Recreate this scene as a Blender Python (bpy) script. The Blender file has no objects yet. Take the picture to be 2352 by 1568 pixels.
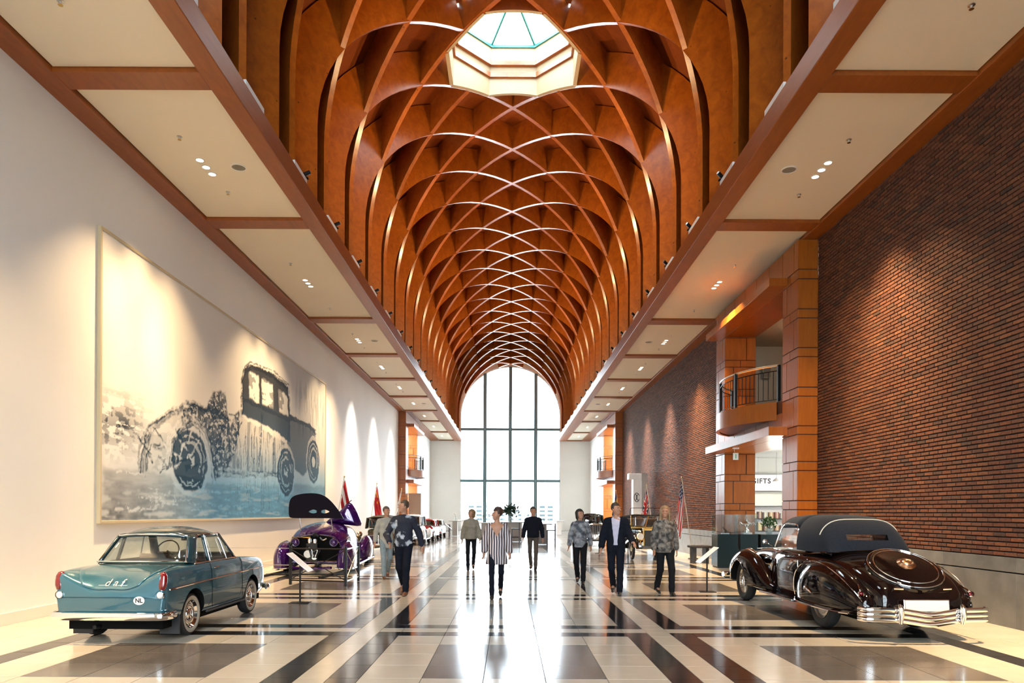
import bpy, bmesh, math, random
import numpy as np
from mathutils import Vector, Matrix
PI = math.pi
rad = math.radians
S = bpy.context.scene
COL = S.collection
random.seed(5)

# ------------------------------------------------------------------ camera
cam_d = bpy.data.cameras.new('camera')
cam = bpy.data.objects.new('camera', cam_d)
COL.objects.link(cam)
cam_d.sensor_width = 36.0
cam_d.lens = 1620.0 * 36.0 / 2352.0
cam_d.shift_x = 6.0 / 2352.0
cam_d.shift_y = 393.0 / 2352.0
cam_d.clip_end = 600
cam.matrix_world = Matrix.Translation((-0.055, 0, 1.61)) @ Matrix.Rotation(PI / 2, 4, 'X') @ Matrix.Rotation(0.0044, 4, 'Z')
S.camera = cam

# ------------------------------------------------------------------ sky, light, exposure
world = bpy.data.worlds.new('world'); S.world = world
world.use_nodes = True
bg = world.node_tree.nodes['Background']
bg.inputs[0].default_value = (0.84, 0.94, 1.0, 1)
bg.inputs[1].default_value = 4.5
S.view_settings.view_transform = 'Standard'
S.view_settings.look = 'None'
S.view_settings.exposure = 2.08
S.view_settings.gamma = 1.0
S.view_settings.use_curve_mapping = False
S.cycles.max_bounces = 5; S.cycles.diffuse_bounces = 3; S.cycles.glossy_bounces = 3; S.cycles.transmission_bounces = 4; S.cycles.transparent_max_bounces = 10
S.cycles.caustics_reflective = False; S.cycles.caustics_refractive = False

def area(name, loc, target, sx, sy, power, color=(1, 1, 1), portal=False):
    d = bpy.data.lights.new(name, 'AREA'); d.shape = 'RECTANGLE'; d.size = sx; d.size_y = sy
    d.energy = power; d.color = color
    if portal: d.cycles.is_portal = True
    o = bpy.data.objects.new(name, d); COL.objects.link(o); o.location = loc
    o.rotation_euler = (Vector(target) - Vector(loc)).to_track_quat('-Z', 'Y').to_euler()
    return o
# daylight enters by the two great end windows and the roof lanterns (light portals for the sky)
area('window_portal', (0, 63.4, 7.4), (0, 0, 7.4), 9.2, 14.6, 1, portal=True)
area('window_portal', (0, -9.4, 7.4), (0, 60, 7.4), 9.2, 14.6, 1, portal=True)
area('lantern_portal', (0, 20.06, 16.9), (0, 20.06, 0), 3.4, 3.4, 1, portal=True)
area('lantern_portal', (0, 7.06, 16.9), (0, 7.06, 0), 3.4, 3.4, 1, portal=True)

def spot(name, loc, target, power, angle, blend=0.6, color=(1.0, 0.80, 0.56), radius=0.05, parent=None):
    d = bpy.data.lights.new(name, 'SPOT'); d.energy = power; d.spot_size = rad(angle); d.spot_blend = blend
    d.color = color; d.shadow_soft_size = radius
    o = bpy.data.objects.new(name, d); COL.objects.link(o); o.location = loc
    o.rotation_euler = (Vector(target) - Vector(loc)).to_track_quat('-Z', 'Y').to_euler()
    if parent:
        o.parent = parent
        o.matrix_parent_inverse = parent.matrix_basis.inverted()
    return o

# ------------------------------------------------------------------ materials
MATS = {}
def nodes_of(name):
    m = bpy.data.materials.new(name); m.use_nodes = True
    nt = m.node_tree
    return m, nt, nt.nodes['Principled BSDF']
def mat(name, col, rough=0.5, metal=0.0, spec=0.5, coat=0.0, noise=0.0, nscale=8.0, bump=0.0, bscale=60.0, emit=0.0, sheen=0.0, stretch=None, coat_rough=0.03):
    """plain procedural material: base colour varied by noise, with optional fine bump"""
    if name in MATS: return MATS[name]
    m, nt, b = nodes_of(name)
    c = (col[0], col[1], col[2], 1)
    b.inputs['Base Color'].default_value = c
    b.inputs['Roughness'].default_value = rough
    b.inputs['Metallic'].default_value = metal
    b.inputs['Specular IOR Level'].default_value = spec
    b.inputs['Coat Weight'].default_value = coat
    b.inputs['Coat Roughness'].default_value = coat_rough
    b.inputs['Sheen Weight'].default_value = sheen
    if emit:
        b.inputs['Emission Color'].default_value = c; b.inputs['Emission Strength'].default_value = emit
    if noise or bump:
        tc = nt.nodes.new('ShaderNodeTexCoord'); mp = nt.nodes.new('ShaderNodeMapping')
        nt.links.new(tc.outputs['Object'], mp.inputs['Vector'])
        if stretch: mp.inputs['Scale'].default_value = stretch
    if noise:
        n = nt.nodes.new('ShaderNodeTexNoise'); n.inputs['Scale'].default_value = nscale; n.inputs['Detail'].default_value = 5
        nt.links.new(mp.outputs[0], n.inputs['Vector'])
        r = nt.nodes.new('ShaderNodeValToRGB')
        e = r.color_ramp.elements
        e[0].position = 0.3; e[1].position = 0.7
        e[0].color = (max(0, c[0] * (1 - noise)), max(0, c[1] * (1 - noise)), max(0, c[2] * (1 - noise)), 1)
        e[1].color = (min(1, c[0] * (1 + noise)), min(1, c[1] * (1 + noise)), min(1, c[2] * (1 + noise)), 1)
        nt.links.new(n.outputs['Fac'], r.inputs[0]); nt.links.new(r.outputs[0], b.inputs['Base Color'])
    if bump:
        n2 = nt.nodes.new('ShaderNodeTexNoise'); n2.inputs['Scale'].default_value = bscale; n2.inputs['Detail'].default_value = 3
        nt.links.new(mp.outputs[0], n2.inputs['Vector'])
        bp = nt.nodes.new('ShaderNodeBump'); bp.inputs['Strength'].default_value = bump; bp.inputs['Distance'].default_value = 0.01
        nt.links.new(n2.outputs['Fac'], bp.inputs['Height']); nt.links.new(bp.outputs[0], b.inputs['Normal'])
    MATS[name] = m
    return m
def glass(name, tint=(1, 1, 1), gloss=0.12, rough=0.02):
    """thin pane: see-through with a real mirror share"""
    if name in MATS: return MATS[name]
    m = bpy.data.materials.new(name); m.use_nodes = True; nt = m.node_tree; nt.nodes.clear()
    out = nt.nodes.new('ShaderNodeOutputMaterial'); mx = nt.nodes.new('ShaderNodeMixShader')
    tr = nt.nodes.new('ShaderNodeBsdfTransparent'); gl = nt.nodes.new('ShaderNodeBsdfGlossy')
    tr.inputs[0].default_value = (tint[0], tint[1], tint[2], 1); gl.inputs['Roughness'].default_value = rough
    mx.inputs[0].default_value = gloss
    nt.links.new(tr.outputs[0], mx.inputs[1]); nt.links.new(gl.outputs[0], mx.inputs[2]); nt.links.new(mx.outputs[0], out.inputs[0])
    MATS[name] = m
    return m
def wood(name, dark, light, scale=(1, 1, 1), rough=0.42, grain=6.0, knots=True, coat=0.0):
    m, nt, b = nodes_of(name)
    tc = nt.nodes.new('ShaderNodeTexCoord'); mp = nt.nodes.new('ShaderNodeMapping'); mp.inputs['Scale'].default_value = scale
    nt.links.new(tc.outputs['Object'], mp.inputs['Vector'])
    n = nt.nodes.new('ShaderNodeTexNoise'); n.inputs['Scale'].default_value = grain; n.inputs['Detail'].default_value = 6; n.inputs['Roughness'].default_value = 0.6
    n.inputs['Distortion'].default_value = 0.6
    nt.links.new(mp.outputs[0], n.inputs['Vector'])
    r = nt.nodes.new('ShaderNodeValToRGB'); e = r.color_ramp.elements
    e[0].position = 0.30; e[0].color = (*dark, 1); e[1].position = 0.68; e[1].color = (*light, 1)
    nt.links.new(n.outputs['Fac'], r.inputs[0])
    src = r.outputs[0]
    if knots:
        v = nt.nodes.new('ShaderNodeTexVoronoi'); v.inputs['Scale'].default_value = 3.1
        nt.links.new(tc.outputs['Object'], v.inputs['Vector'])
        kr = nt.nodes.new('ShaderNodeValToRGB'); kr.color_ramp.elements[0].position = 0.035; kr.color_ramp.elements[1].position = 0.075
        nt.links.new(v.outputs['Distance'], kr.inputs[0])
        mx = nt.nodes.new('ShaderNodeMix'); mx.data_type = 'RGBA'
        mx.inputs[6].default_value = (dark[0] * .25, dark[1] * .2, dark[2] * .2, 1)
        nt.links.new(kr.outputs[0], mx.inputs[0]); nt.links.new(src, mx.inputs[7]); src = mx.outputs[2]
    nt.links.new(src, b.inputs['Base Color'])
    b.inputs['Roughness'].default_value = rough; b.inputs['Coat Weight'].default_value = coat; b.inputs['Coat Roughness'].default_value = .18
    MATS[name] = m
    return m
WOOD_RIB = wood('glulam', (0.22, 0.048, 0.004), (0.37, 0.095, 0.008), (1, 1, 1), 0.30, 5, coat=.6)
WOOD_DECK = wood('deck_boards', (0.15, 0.030, 0.004), (0.225, 0.048, 0.006), (1, 9, 1), 0.5, 4)
WOOD_BEAM = wood('beam_veneer', (0.22, 0.052, 0.005), (0.29, 0.074, 0.008), (3, .5, 3), 0.40, 4, False)
WOOD_PANEL = wood('cladding_panel', (0.25, 0.064, 0.005), (0.33, 0.092, 0.008), (4, 4, .6), 0.32, 3, False)
WALLWHITE = mat('plaster_white', (0.80, 0.785, 0.75), 0.62, noise=.02, nscale=.7)
PANELWHITE = mat('ceiling_white', (0.76, 0.68, 0.55), 0.6, noise=.015, nscale=.5)
CHROME = mat('chrome', (0.86, 0.87, 0.88), 0.06, 1.0)
STEEL = mat('brushed_steel', (0.55, 0.56, 0.57), 0.3, 1.0)
BRASS = mat('brass', (0.80, 0.55, 0.18), 0.2, 1.0)
BLACKMETAL = mat('black_metal', (0.006, 0.006, 0.007), 0.4, spec=.25)
BLACKPLASTIC = mat('black_plastic', (0.02, 0.02, 0.022), 0.5)
RUBBER = mat('tyre_rubber', (0.014, 0.014, 0.015), 0.7, noise=.2, nscale=20)
PANE = glass('window_glass', (0.97, 0.99, 1.0), 0.05)
CARGLASS = glass('car_glass', (0.86, 0.90, 0.90), 0.10)
WHITEPAINT = mat('white_paint', (0.80, 0.80, 0.79), 0.4, noise=.02, nscale=3)

# ------------------------------------------------------------------ mesh builder
class MB:
    def __init__(s): s.v = []; s.f = []; s.m = []
    def add(s, vs, fs, mi=0):
        o = len(s.v); s.v.extend([tuple(p) for p in vs])
        for f in fs: s.f.append(tuple(i + o for i in f)); s.m.append(mi)
        return s
    def box(s, x0, x1, y0, y1, z0, z1, mi=0):
        vs = [(x0, y0, z0), (x1, y0, z0), (x1, y1, z0), (x0, y1, z0), (x0, y0, z1), (x1, y0, z1), (x1, y1, z1), (x0, y1, z1)]
        return s.add(vs, [(0, 3, 2, 1), (4, 5, 6, 7), (0, 1, 5, 4), (1, 2, 6, 5), (2, 3, 7, 6), (3, 0, 4, 7)], mi)
    def cbox(s, c, d, rot=None, mi=0):
        """box by centre and full sizes with an optional rotation matrix"""
        vs = []
        for k in ((-1, -1, -1), (1, -1, -1), (1, 1, -1), (-1, 1, -1), (-1, -1, 1), (1, -1, 1), (1, 1, 1), (-1, 1, 1)):
            p = Vector((k[0] * d[0] / 2, k[1] * d[1] / 2, k[2] * d[2] / 2))
            if rot is not None: p = rot @ p
            vs.append(tuple(p + Vector(c)))
        return s.add(vs, [(0, 3, 2, 1), (4, 5, 6, 7), (0, 1, 5, 4), (1, 2, 6, 5), (2, 3, 7, 6), (3, 0, 4, 7)], mi)
    def tube(s, pts, r, n=8, closed=False, cap=True, sx=1.0, sy=1.0, mi=0):
        """round (or flattened) tube along a path; r may be a list"""
        P = [Vector(p) for p in pts]; N = len(P)
        R = r if isinstance(r, (list, tuple)) else [r] * N
        up = Vector((0, 0, 1)); rings = []; prev = None
        for i in range(N):
            if closed: t = P[(i + 1) % N] - P[i - 1]
            else: t = P[min(i + 1, N - 1)] - P[max(i - 1, 0)]
            if t.length < 1e-9: t = Vector((0, 0, 1))
            t.normalize()
            if prev is None:
                a = up if abs(t.z) < 0.95 else Vector((1, 0, 0))
                x = t.cross(a).normalized()
            else:
                x = prev - t * prev.dot(t)
                if x.length < 1e-6: x = t.cross(up)
                x.normalize()
            prev = x; y = x.cross(t)
            rings.append([tuple(P[i] + x * (math.cos(2 * PI * k / n) * R[i] * sx) + y * (math.sin(2 * PI * k / n) * R[i] * sy)) for k in range(n)])
        vs = [p for ring in rings for p in ring]; fs = []
        for i in range(N if closed else N - 1):
            a = i * n; b = ((i + 1) % N) * n
            for k in range(n):
                k2 = (k + 1) % n
                fs.append((a + k, b + k, b + k2, a + k2))
        if cap and not closed:
            fs.append(tuple(range(n))); fs.append(tuple((N - 1) * n + k for k in reversed(range(n))))
        return s.add(vs, fs, mi)
    def cyl(s, c, r, h, n=24, axis='z', r2=None, mi=0):
        r2 = r if r2 is None else r2
        def P(a, rr, t):
            u, w = rr * math.cos(a), rr * math.sin(a)
            return {'z': (c[0] + u, c[1] + w, c[2] + t), 'x': (c[0] + t, c[1] + u, c[2] + w), 'y': (c[0] + w, c[1] + t, c[2] + u)}[axis]
        vs = [P(2 * PI * k / n, r, 0) for k in range(n)] + [P(2 * PI * k / n, r2, h) for k in range(n)]
        fs = [(k, (k + 1) % n, n + (k + 1) % n, n + k) for k in range(n)] + [tuple(reversed(range(n))), tuple(range(n, 2 * n))]
        return s.add(vs, fs, mi)
    def lathe(s, prof, c=(0, 0, 0), n=28, axis='z', mi=0, a0=0, a1=2 * PI):
        """profile [(radius, height)] turned about an axis"""
        full = abs(a1 - a0 - 2 * PI) < 1e-6; m = len(prof); vs = []; K = n if full else n + 1
        for k in range(K):
            a = a0 + (a1 - a0) * k / n
            for r, h in prof:
                u, w = r * math.cos(a), r * math.sin(a)
                vs.append({'z': (c[0] + u, c[1] + w, c[2] + h), 'x': (c[0] + h, c[1] + u, c[2] + w), 'y': (c[0] + w, c[1] + h, c[2] + u)}[axis])
        fs = []
        for k in range(n):
            k2 = (k + 1) % K
            for j in range(m - 1):
                q = (k * m + j, k2 * m + j, k2 * m + j + 1, k * m + j + 1)
                if prof[j][0] < 1e-6: q = (q[0], q[2], q[3])
                elif prof[j + 1][0] < 1e-6: q = (q[0], q[1], q[2])
                fs.append(q)
        return s.add(vs, fs, mi)
    def prism(s, poly, z0, z1, axis='z', mi=0):
        """polygon extruded; axis z: (x,y), axis x: (y,z), axis y: (x,z)"""
        n = len(poly)
        def P(p, t): return {'z': (p[0], p[1], t), 'x': (t, p[0], p[1]), 'y': (p[0], t, p[1])}[axis]
        vs = [P(p, z0) for p in poly] + [P(p, z1) for p in poly]
        fs = [(k, (k + 1) % n, n + (k + 1) % n, n + k) for k in range(n)] + [tuple(reversed(range(n))), tuple(range(n, 2 * n))]
        return s.add(vs, fs, mi)
    def grid(s, rows, close_u=False, close_v=False, mi=0, flip=False):
        """rows: list of equally long point lists"""
        n = len(rows[0]); m = len(rows); vs = [p for r in rows for p in r]; fs = []
        for i in range(m if close_v else m - 1):
            for k in range(n if close_u else n - 1):
                i2 = (i + 1) % m; k2 = (k + 1) % n
                q = (i * n + k, i * n + k2, i2 * n + k2, i2 * n + k)
                fs.append(q[::-1] if flip else q)
        return s.add(vs, fs, mi)
    def sphere(s, c, r, n=16, m=10, sc=(1, 1, 1), mi=0):
        rows = []
        for i in range(m + 1):
            a = -PI / 2 + PI * i / m
            rows.append([(c[0] + r * sc[0] * math.cos(a) * math.cos(2 * PI * k / n), c[1] + r * sc[1] * math.cos(a) * math.sin(2 * PI * k / n), c[2] + r * sc[2] * math.sin(a)) for k in range(n)])
        return s.grid(rows, close_u=True, mi=mi)
    def mesh(s, name):
        me = bpy.data.meshes.new(name); me.from_pydata(s.v, [], s.f)
        if any(s.m): me.polygons.foreach_set('material_index', s.m)
        return me
    def build(s, name, material, parent=None, smooth=False, bevel=0.0, recalc=True, subsurf=0, angle=35, weld=False, seg=2):
        me = s.mesh(name)
        if recalc or weld:
            bm = bmesh.new(); bm.from_mesh(me)
            if weld: bmesh.ops.remove_doubles(bm, verts=bm.verts, dist=1e-4)
            bmesh.ops.recalc_face_normals(bm, faces=bm.faces); bm.to_mesh(me); bm.free()
        o = obj(name, me, material, parent)
        if bevel:
            md = o.modifiers.new('bevel', 'BEVEL'); md.width = bevel; md.segments = seg; md.limit_method = 'ANGLE'; md.angle_limit = rad(30)
        if subsurf:
            md = o.modifiers.new('sub', 'SUBSURF'); md.levels = subsurf; md.render_levels = subsurf
        if smooth:
            if smooth == 'all': me.shade_smooth()
            else: me.shade_smooth(); me.set_sharp_from_angle(angle=rad(angle))
        return o
def obj(name, me, material, parent=None):
    o = bpy.data.objects.new(name, me); COL.objects.link(o)
    ms = material if isinstance(material, (list, tuple)) else [material]
    if not me.materials:
        for m in ms: me.materials.append(m)
    if parent: o.parent = parent
    return o
def tag(o, label=None, cat=None, group=None, kind=None):
    if label: o['label'] = label
    if cat: o['category'] = cat
    if group: o['group'] = group
    if kind: o['kind'] = kind
    return o
def thing(name, label, cat, loc=(0, 0, 0), rz=0.0, group=None):
    o = bpy.data.objects.new(name, None); COL.objects.link(o)
    o.location = loc; o.rotation_euler = (0, 0, rz); o.empty_display_size = 0.1
    return tag(o, label, cat, group)
def struct(name):
    o = bpy.data.objects.new(name, None); COL.objects.link(o); o['kind'] = 'structure'
    return o
def copy_tree(o, parent=None):
    c = o.copy(); COL.objects.link(c); c.parent = parent
    for ch in list(o.children): copy_tree(ch, c)
    return c
def dup(o, loc, rz=None, label=None):
    c = copy_tree(o); c.location = loc
    if rz is not None: c.rotation_euler = (0, 0, rz)
    if label: c['label'] = label
    return c
def text(body, size, loc, rot, material, name='lettering', parent=None, depth=0.003, align='CENTER', shear=0.0, space=1.0, bold=0.0):
    cu = bpy.data.curves.new(name, 'FONT'); cu.body = body; cu.size = size; cu.align_x = align; cu.align_y = 'CENTER'
    cu.extrude = depth; cu.shear = shear; cu.space_character = space; cu.offset = bold
    o = bpy.data.objects.new(name, cu); COL.objects.link(o)
    dg = bpy.context.evaluated_depsgraph_get(); dg.update()
    me = bpy.data.meshes.new_from_object(o.evaluated_get(dg)); bpy.data.objects.remove(o)
    me.materials.clear()
    o = obj(name, me, material, parent); o.location = loc; o.rotation_euler = rot
    return o
# ================================================================== THE HALL
HX, HZ = 7.12, 8.0             # half width to the side walls, height of the aisle soffit
YB, YE = -9.0, 63.0            # back and far end walls
RV, ZC, PER, TD = 4.40, 10.2, 2.60, 4.34 / 4.40   # vault radius, spring height, rib spacing, diagonal slope
DEP, THK = 0.80, 0.125         # rib depth and thickness
PAIR0 = 13.54                  # a rib pair stands here; pairs every PER

# ---- floor: a bed, then tiles with recessed joints
def ramp_mat(name, cols, rough, src='object', coat=0.0, bumpy=0.0, mottling=0.0, mscale=3.0):
    m, nt, b = nodes_of(name)
    if src == 'object': i = nt.nodes.new('ShaderNodeObjectInfo'); out = i.outputs['Random']
    else:
        i = nt.nodes.new('ShaderNodeAttribute'); i.attribute_name = 'rnd'; out = i.outputs['Fac']
    r = nt.nodes.new('ShaderNodeValToRGB'); r.color_ramp.interpolation = 'LINEAR'
    e = r.color_ramp.elements
    while len(e) < len(cols): e.new(0.5)
    for k, c in enumerate(cols): e[k].position = k / (len(cols) - 1); e[k].color = (*c, 1)
    nt.links.new(out, r.inputs[0]); col = r.outputs[0]
    if mottling or bumpy:
        tc = nt.nodes.new('ShaderNodeTexCoord'); n = nt.nodes.new('ShaderNodeTexNoise'); n.inputs['Scale'].default_value = mscale; n.inputs['Detail'].default_value = 6
        g = nt.nodes.new('ShaderNodeNewGeometry'); nt.links.new(g.outputs['Position'], n.inputs['Vector'])
        if mottling:
            mr = nt.nodes.new('ShaderNodeMapRange'); mr.inputs[1].default_value = .3; mr.inputs[2].default_value = .7
            mr.inputs[3].default_value = 1 - mottling; mr.inputs[4].default_value = 1 + mottling
            nt.links.new(n.outputs['Fac'], mr.inputs[0])
            mx = nt.nodes.new('ShaderNodeMix'); mx.data_type = 'RGBA'; mx.blend_type = 'MULTIPLY'; mx.inputs[0].default_value = 1
            nt.links.new(col, mx.inputs[6]); nt.links.new(mr.outputs[0], mx.inputs[7]); col = mx.outputs[2]
        if bumpy:
            bp = nt.nodes.new('ShaderNodeBump'); bp.inputs['Strength'].default_value = bumpy; bp.inputs['Distance'].default_value = .01
            n2 = nt.nodes.new('ShaderNodeTexNoise'); n2.inputs['Scale'].default_value = 45; n2.inputs['Detail'].default_value = 4
            nt.links.new(g.outputs['Position'], n2.inputs['Vector'])
            nt.links.new(n2.outputs['Fac'], bp.inputs['Height']); nt.links.new(bp.outputs[0], b.inputs['Normal'])
    nt.links.new(col, b.inputs['Base Color'])
    b.inputs['Roughness'].default_value = rough; b.inputs['Coat Weight'].default_value = coat
    MATS[name] = m
    return m
TILE_BEIGE = ramp_mat('tile_beige', [(0.56, 0.49, 0.39), (0.60, 0.53, 0.43)], 0.14, mottling=.03, mscale=5)
TILE_BLACK = ramp_mat('tile_black', [(0.016, 0.013, 0.012), (0.022, 0.018, 0.016)], 0.11, mottling=.2, mscale=5)
TILE_GREY = ramp_mat('tile_grey', [(0.125, 0.108, 0.095), (0.150, 0.130, 0.112)], 0.16, mottling=.16, mscale=3)
TILE_MATS = [TILE_BEIGE, TILE_BLACK, TILE_GREY]
GROUT = mat('grout', (0.05, 0.045, 0.04), 0.7)
floor = struct('floor')
MB().box(-HX - .6, HX + 3.2, YB - .6, YE + .6, -.3, -.006).build('floor_bed', GROUT, floor)
half = [0.9, 1.5, 1.8, 2.1, 2.4, 3.0, 3.6, 4.2, 4.8, 5.4, 5.7, 6.3, 7.0]
xe = [-h for h in reversed(half)] + [-.3, .3] + half
rows = []                       # (y0, y1, kind, index)
P0, RW = 9.20, 0.59
per = 0.9 + 5 * RW
for k in range(-5, 15):
    y = P0 + k * per
    for j, kd in enumerate('dld'): rows.append((y + .3 * j, y + .3 * j + .3, kd, 0))
    for j in range(5): rows.append((y + .9 + RW * j, y + .9 + RW * (j + 1), 'r', j))
def tile_colour(xa, xb, kd, j):
    c = abs((xa + xb) / 2)
    if kd == 'd' and c < 5.4: return 0 if 1.8 < c < 2.1 else 1
    if 5.4 < c < 5.7: return 1
    if kd == 'l': return 0
    if 1.5 < c < 1.8 or 2.1 < c < 2.4: return 1 if kd == 'r' else 0
    if kd == 'r' and 1 <= j <= 3 and (3.0 < c < 4.8 or c < .9): return 2
    return 0
tiles = []
for (y0, y1, kd, j) in rows:
    if y1 > YE or y0 < YB: continue
    for a, b in zip(xe[:-1], xe[1:]): tiles.append((a, b, y0, y1, tile_colour(a, b, kd, j)))
def in_view(t):
    yc = (t[2] + t[3]) / 2; xc = (t[0] + t[1]) / 2
    return yc > 6.45 and abs(xc) < yc * 0.735 + .3
order = sorted([i for i, t in enumerate(tiles) if in_view(t)], key=lambda i: -((tiles[i][1] - tiles[i][0]) * (tiles[i][3] - tiles[i][2])) / ((tiles[i][2] + tiles[i][3]) / 2) ** 3)
chosen = set(order[:300])
GAP = .0022
def tile_box(mb, t, mi=0):
    a, b, y0, y1 = t[0] + GAP, t[1] - GAP, t[2] + GAP, t[3] - GAP
    e = .0015
    mb.add([(a, y0, -.01), (b, y0, -.01), (b, y1, -.01), (a, y1, -.01), (a + e, y0 + e, 0), (b - e, y0 + e, 0), (b - e, y1 - e, 0), (a + e, y1 - e, 0)],
           [(4, 5, 6, 7), (0, 1, 5, 4), (1, 2, 6, 5), (2, 3, 7, 6), (3, 0, 4, 7)], mi)
rest = MB(); tmesh = {}
for i, t in enumerate(tiles):
    if i in chosen:
        w, d = round(t[1] - t[0], 4), round(t[3] - t[2], 4); key = (w, d, t[4])
        if key not in tmesh:
            mb = MB(); tile_box(mb, (-w / 2, w / 2, -d / 2, d / 2)); tmesh[key] = mb.mesh('floor_tile')
        o = obj('floor_tile', tmesh[key], TILE_MATS[t[4]], floor); o.location = ((t[0] + t[1]) / 2, (t[2] + t[3]) / 2, 0)
    else: tile_box(rest, t, t[4])
tag(rest.build('floor_tile_field', TILE_MATS, floor, recalc=False), kind='stuff')
# margin strip of tile between the field and the walls, and the shop floor beyond the portal
mb = MB()
for k in range(int((YE - YB) / .6)):
    y = YB + .6 * k
    for sx in (-1, 1):
        a, b = sorted((sx * 7.0, sx * (HX + .02)))
        tile_box(mb, (a, b, y, y + .6))
tag(mb.build('margin_tile_strip', TILE_BEIGE, floor, recalc=False), kind='stuff')
mb = MB()
for k in range(11):
    for j in range(5): tile_box(mb, (7.14 + .6 * j, 7.74 + .6 * j, 16.2 + .6 * k, 16.8 + .6 * k))
tag(mb.build('shop_tile_field', TILE_BEIGE, floor, recalc=False), kind='stuff')

# ---- side walls
P1 = (16.41, 17.34, 21.96, 22.90)      # shop portal: pier start, opening start, opening end, pier end
P2 = (44.72, 45.65, 50.27, 51.20)      # the pair of portals further down
wl = struct('wall_left')
MB().box(-HX - .3, -HX, YB, P2[0], 0, HZ + .3).build('plaster', WALLWHITE, wl)
MB().box(-HX - .3, -HX, P2[3], YE, 0, HZ + .3).build('plaster', WALLWHITE, wl)
MB().box(-HX - .3, -HX, P2[0], P2[3], 7.3, HZ + .3).build('plaster', WALLWHITE, wl)
bl = struct('baseboard_left')
for a, b in ((YB, P2[0]), (P2[3], YE)):
    MB().box(-HX - .01, -HX + .018, a, b, 0, .172).build('baseboard_strip', mat('baseboard', (0.74, 0.70, 0.62), .5, noise=.02, nscale=2), bl, bevel=.004)
wr = struct('wall_right')
MORTAR = mat('mortar', (0.010, 0.007, 0.006), 0.9, noise=.2, nscale=20)
for a, b, z0 in ((YB, P1[0], 0), (P1[3], P2[0], 0), (P1[0], P1[3], 7.3), (P2[0], P2[3], 7.3)):
    MB().box(HX, HX + .3, a, b, z0, HZ + .3).build('wall_core', MORTAR, wr)
MB().box(HX, HX + .3, P2[3], YE, 0, HZ + .3).build('plaster', WALLWHITE, wr)
BRICKCOLS = [(0.058, 0.015, 0.007), (0.128, 0.037, 0.012), (0.083, 0.024, 0.010), (0.155, 0.052, 0.017), (0.050, 0.021, 0.012), (0.138, 0.039, 0.013), (0.092, 0.036, 0.018)]
BRICK = ramp_mat('brick', BRICKCOLS, 0.78, 'object', bumpy=.9, mottling=.22, mscale=22)
BRICKF = ramp_mat('brick_field', BRICKCOLS, 0.78, 'attr', bumpy=.9, mottling=.22, mscale=22)
CH, BLN, JT = .0700, .233, .0145
def brick_geo(w, h, d):
    e = .004
    return ([(0, -w / 2, -h / 2), (0, w / 2, -h / 2), (0, w / 2, h / 2), (0, -w / 2, h / 2),
             (-d, -w / 2 + e, -h / 2 + e), (-d, w / 2 - e, -h / 2 + e), (-d, w / 2 - e, h / 2 - e), (-d, -w / 2 + e, h / 2 - e)],
            [(4, 5, 6, 7)[::-1], (0, 1, 5, 4)[::-1], (1, 2, 6, 5)[::-1], (2, 3, 7, 6)[::-1], (3, 0, 4, 7)[::-1]])
rnd = random.Random(11)
bricks = []
for a, b in ((YB + 13.5, P1[0] - .02), (P1[3] + .02, P2[0] - .02)):
    k = 0; z = 1.01
    while z + CH <= HZ + .02:
        off = (k % 2) * (BLN + JT) / 2 + (k % 3) * .013
        y = a - off
        while y < b:
            y0, y1 = max(y, a), min(y + BLN, b)
            if y1 - y0 > .03: bricks.append((y0, y1, z + JT / 2, z + CH - JT / 2, .022 + rnd.random() * .007))
            y += BLN + JT
        z += CH; k += 1
def brick_size(t):
    y = (t[0] + t[1]) / 2; z = (t[2] + t[3]) / 2
    if y < 9.95 or t[1] - t[0] < .2: return 0
    v = 1177 - 1620 * (z - 1.61) / y
    if v < 10 or (y < 14.5 and z < 1.55 and y > 9.9 and 1177 - 1620 * (z - 1.61) / y > 1180 and 1170 + 7.17 * 1620 / y < 2090): return 0
    return 1 / y ** 3 * (1 if 1.0 < z < 6.2 else .85)
sel = set(sorted(range(len(bricks)), key=lambda i: -brick_size(bricks[i]))[:300])
bmesh_shared = [None] * 4
fv = []; ff = []; fr = []
for i, (y0, y1, z0, z1, d) in enumerate(bricks):
    if i in sel:
        q = int((d - .022) / .007 * 3.99)
        if bmesh_shared[q] is None:
            v, f = brick_geo(BLN, CH - JT, .022 + .007 * (q + .5) / 4); bmesh_shared[q] = MB().add(v, f).mesh('brick')
        o = obj('brick', bmesh_shared[q], BRICK, wr); o.location = (HX, (y0 + y1) / 2, (z0 + z1) / 2)
    else:
        v, f = brick_geo(y1 - y0, z1 - z0, d); n = len(fv)
        cy, cz = (y0 + y1) / 2, (z0 + z1) / 2
        fv.extend((HX + p[0], cy + p[1], cz + p[2]) for p in v); ff.extend(tuple(j + n for j in q) for q in f); r = rnd.random(); fr.extend([r] * 8)
me = bpy.data.meshes.new('brick_field'); me.from_pydata(fv, [], ff)
at = me.attributes.new('rnd', 'FLOAT', 'POINT'); at.data.foreach_set('value', fr)
tag(obj('brick_field', me, BRICKF, wr), kind='stuff')
# stone plinth under the bricks: slabs in two courses with a dark groove between
STONE = ramp_mat('plinth_stone', [(0.115, 0.115, 0.110), (0.15, 0.148, 0.14)], 0.42, mottling=.25, mscale=3.5)
for a, b in ((-1.73 - 1.665 * 4, P1[0] - .02), (P1[3] + .02, P2[0] - .02)):
    y = a
    while y < b - .05:
        y1 = min(y + 1.665, b)
        for z0, z1 in ((0, .775), (.795, 1.0)):
            MB().box(HX - .036, HX + .02, y + .002, y1 - .002, z0, z1).build('plinth_slab', STONE, wr, bevel=.003)
        y = y1

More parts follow.
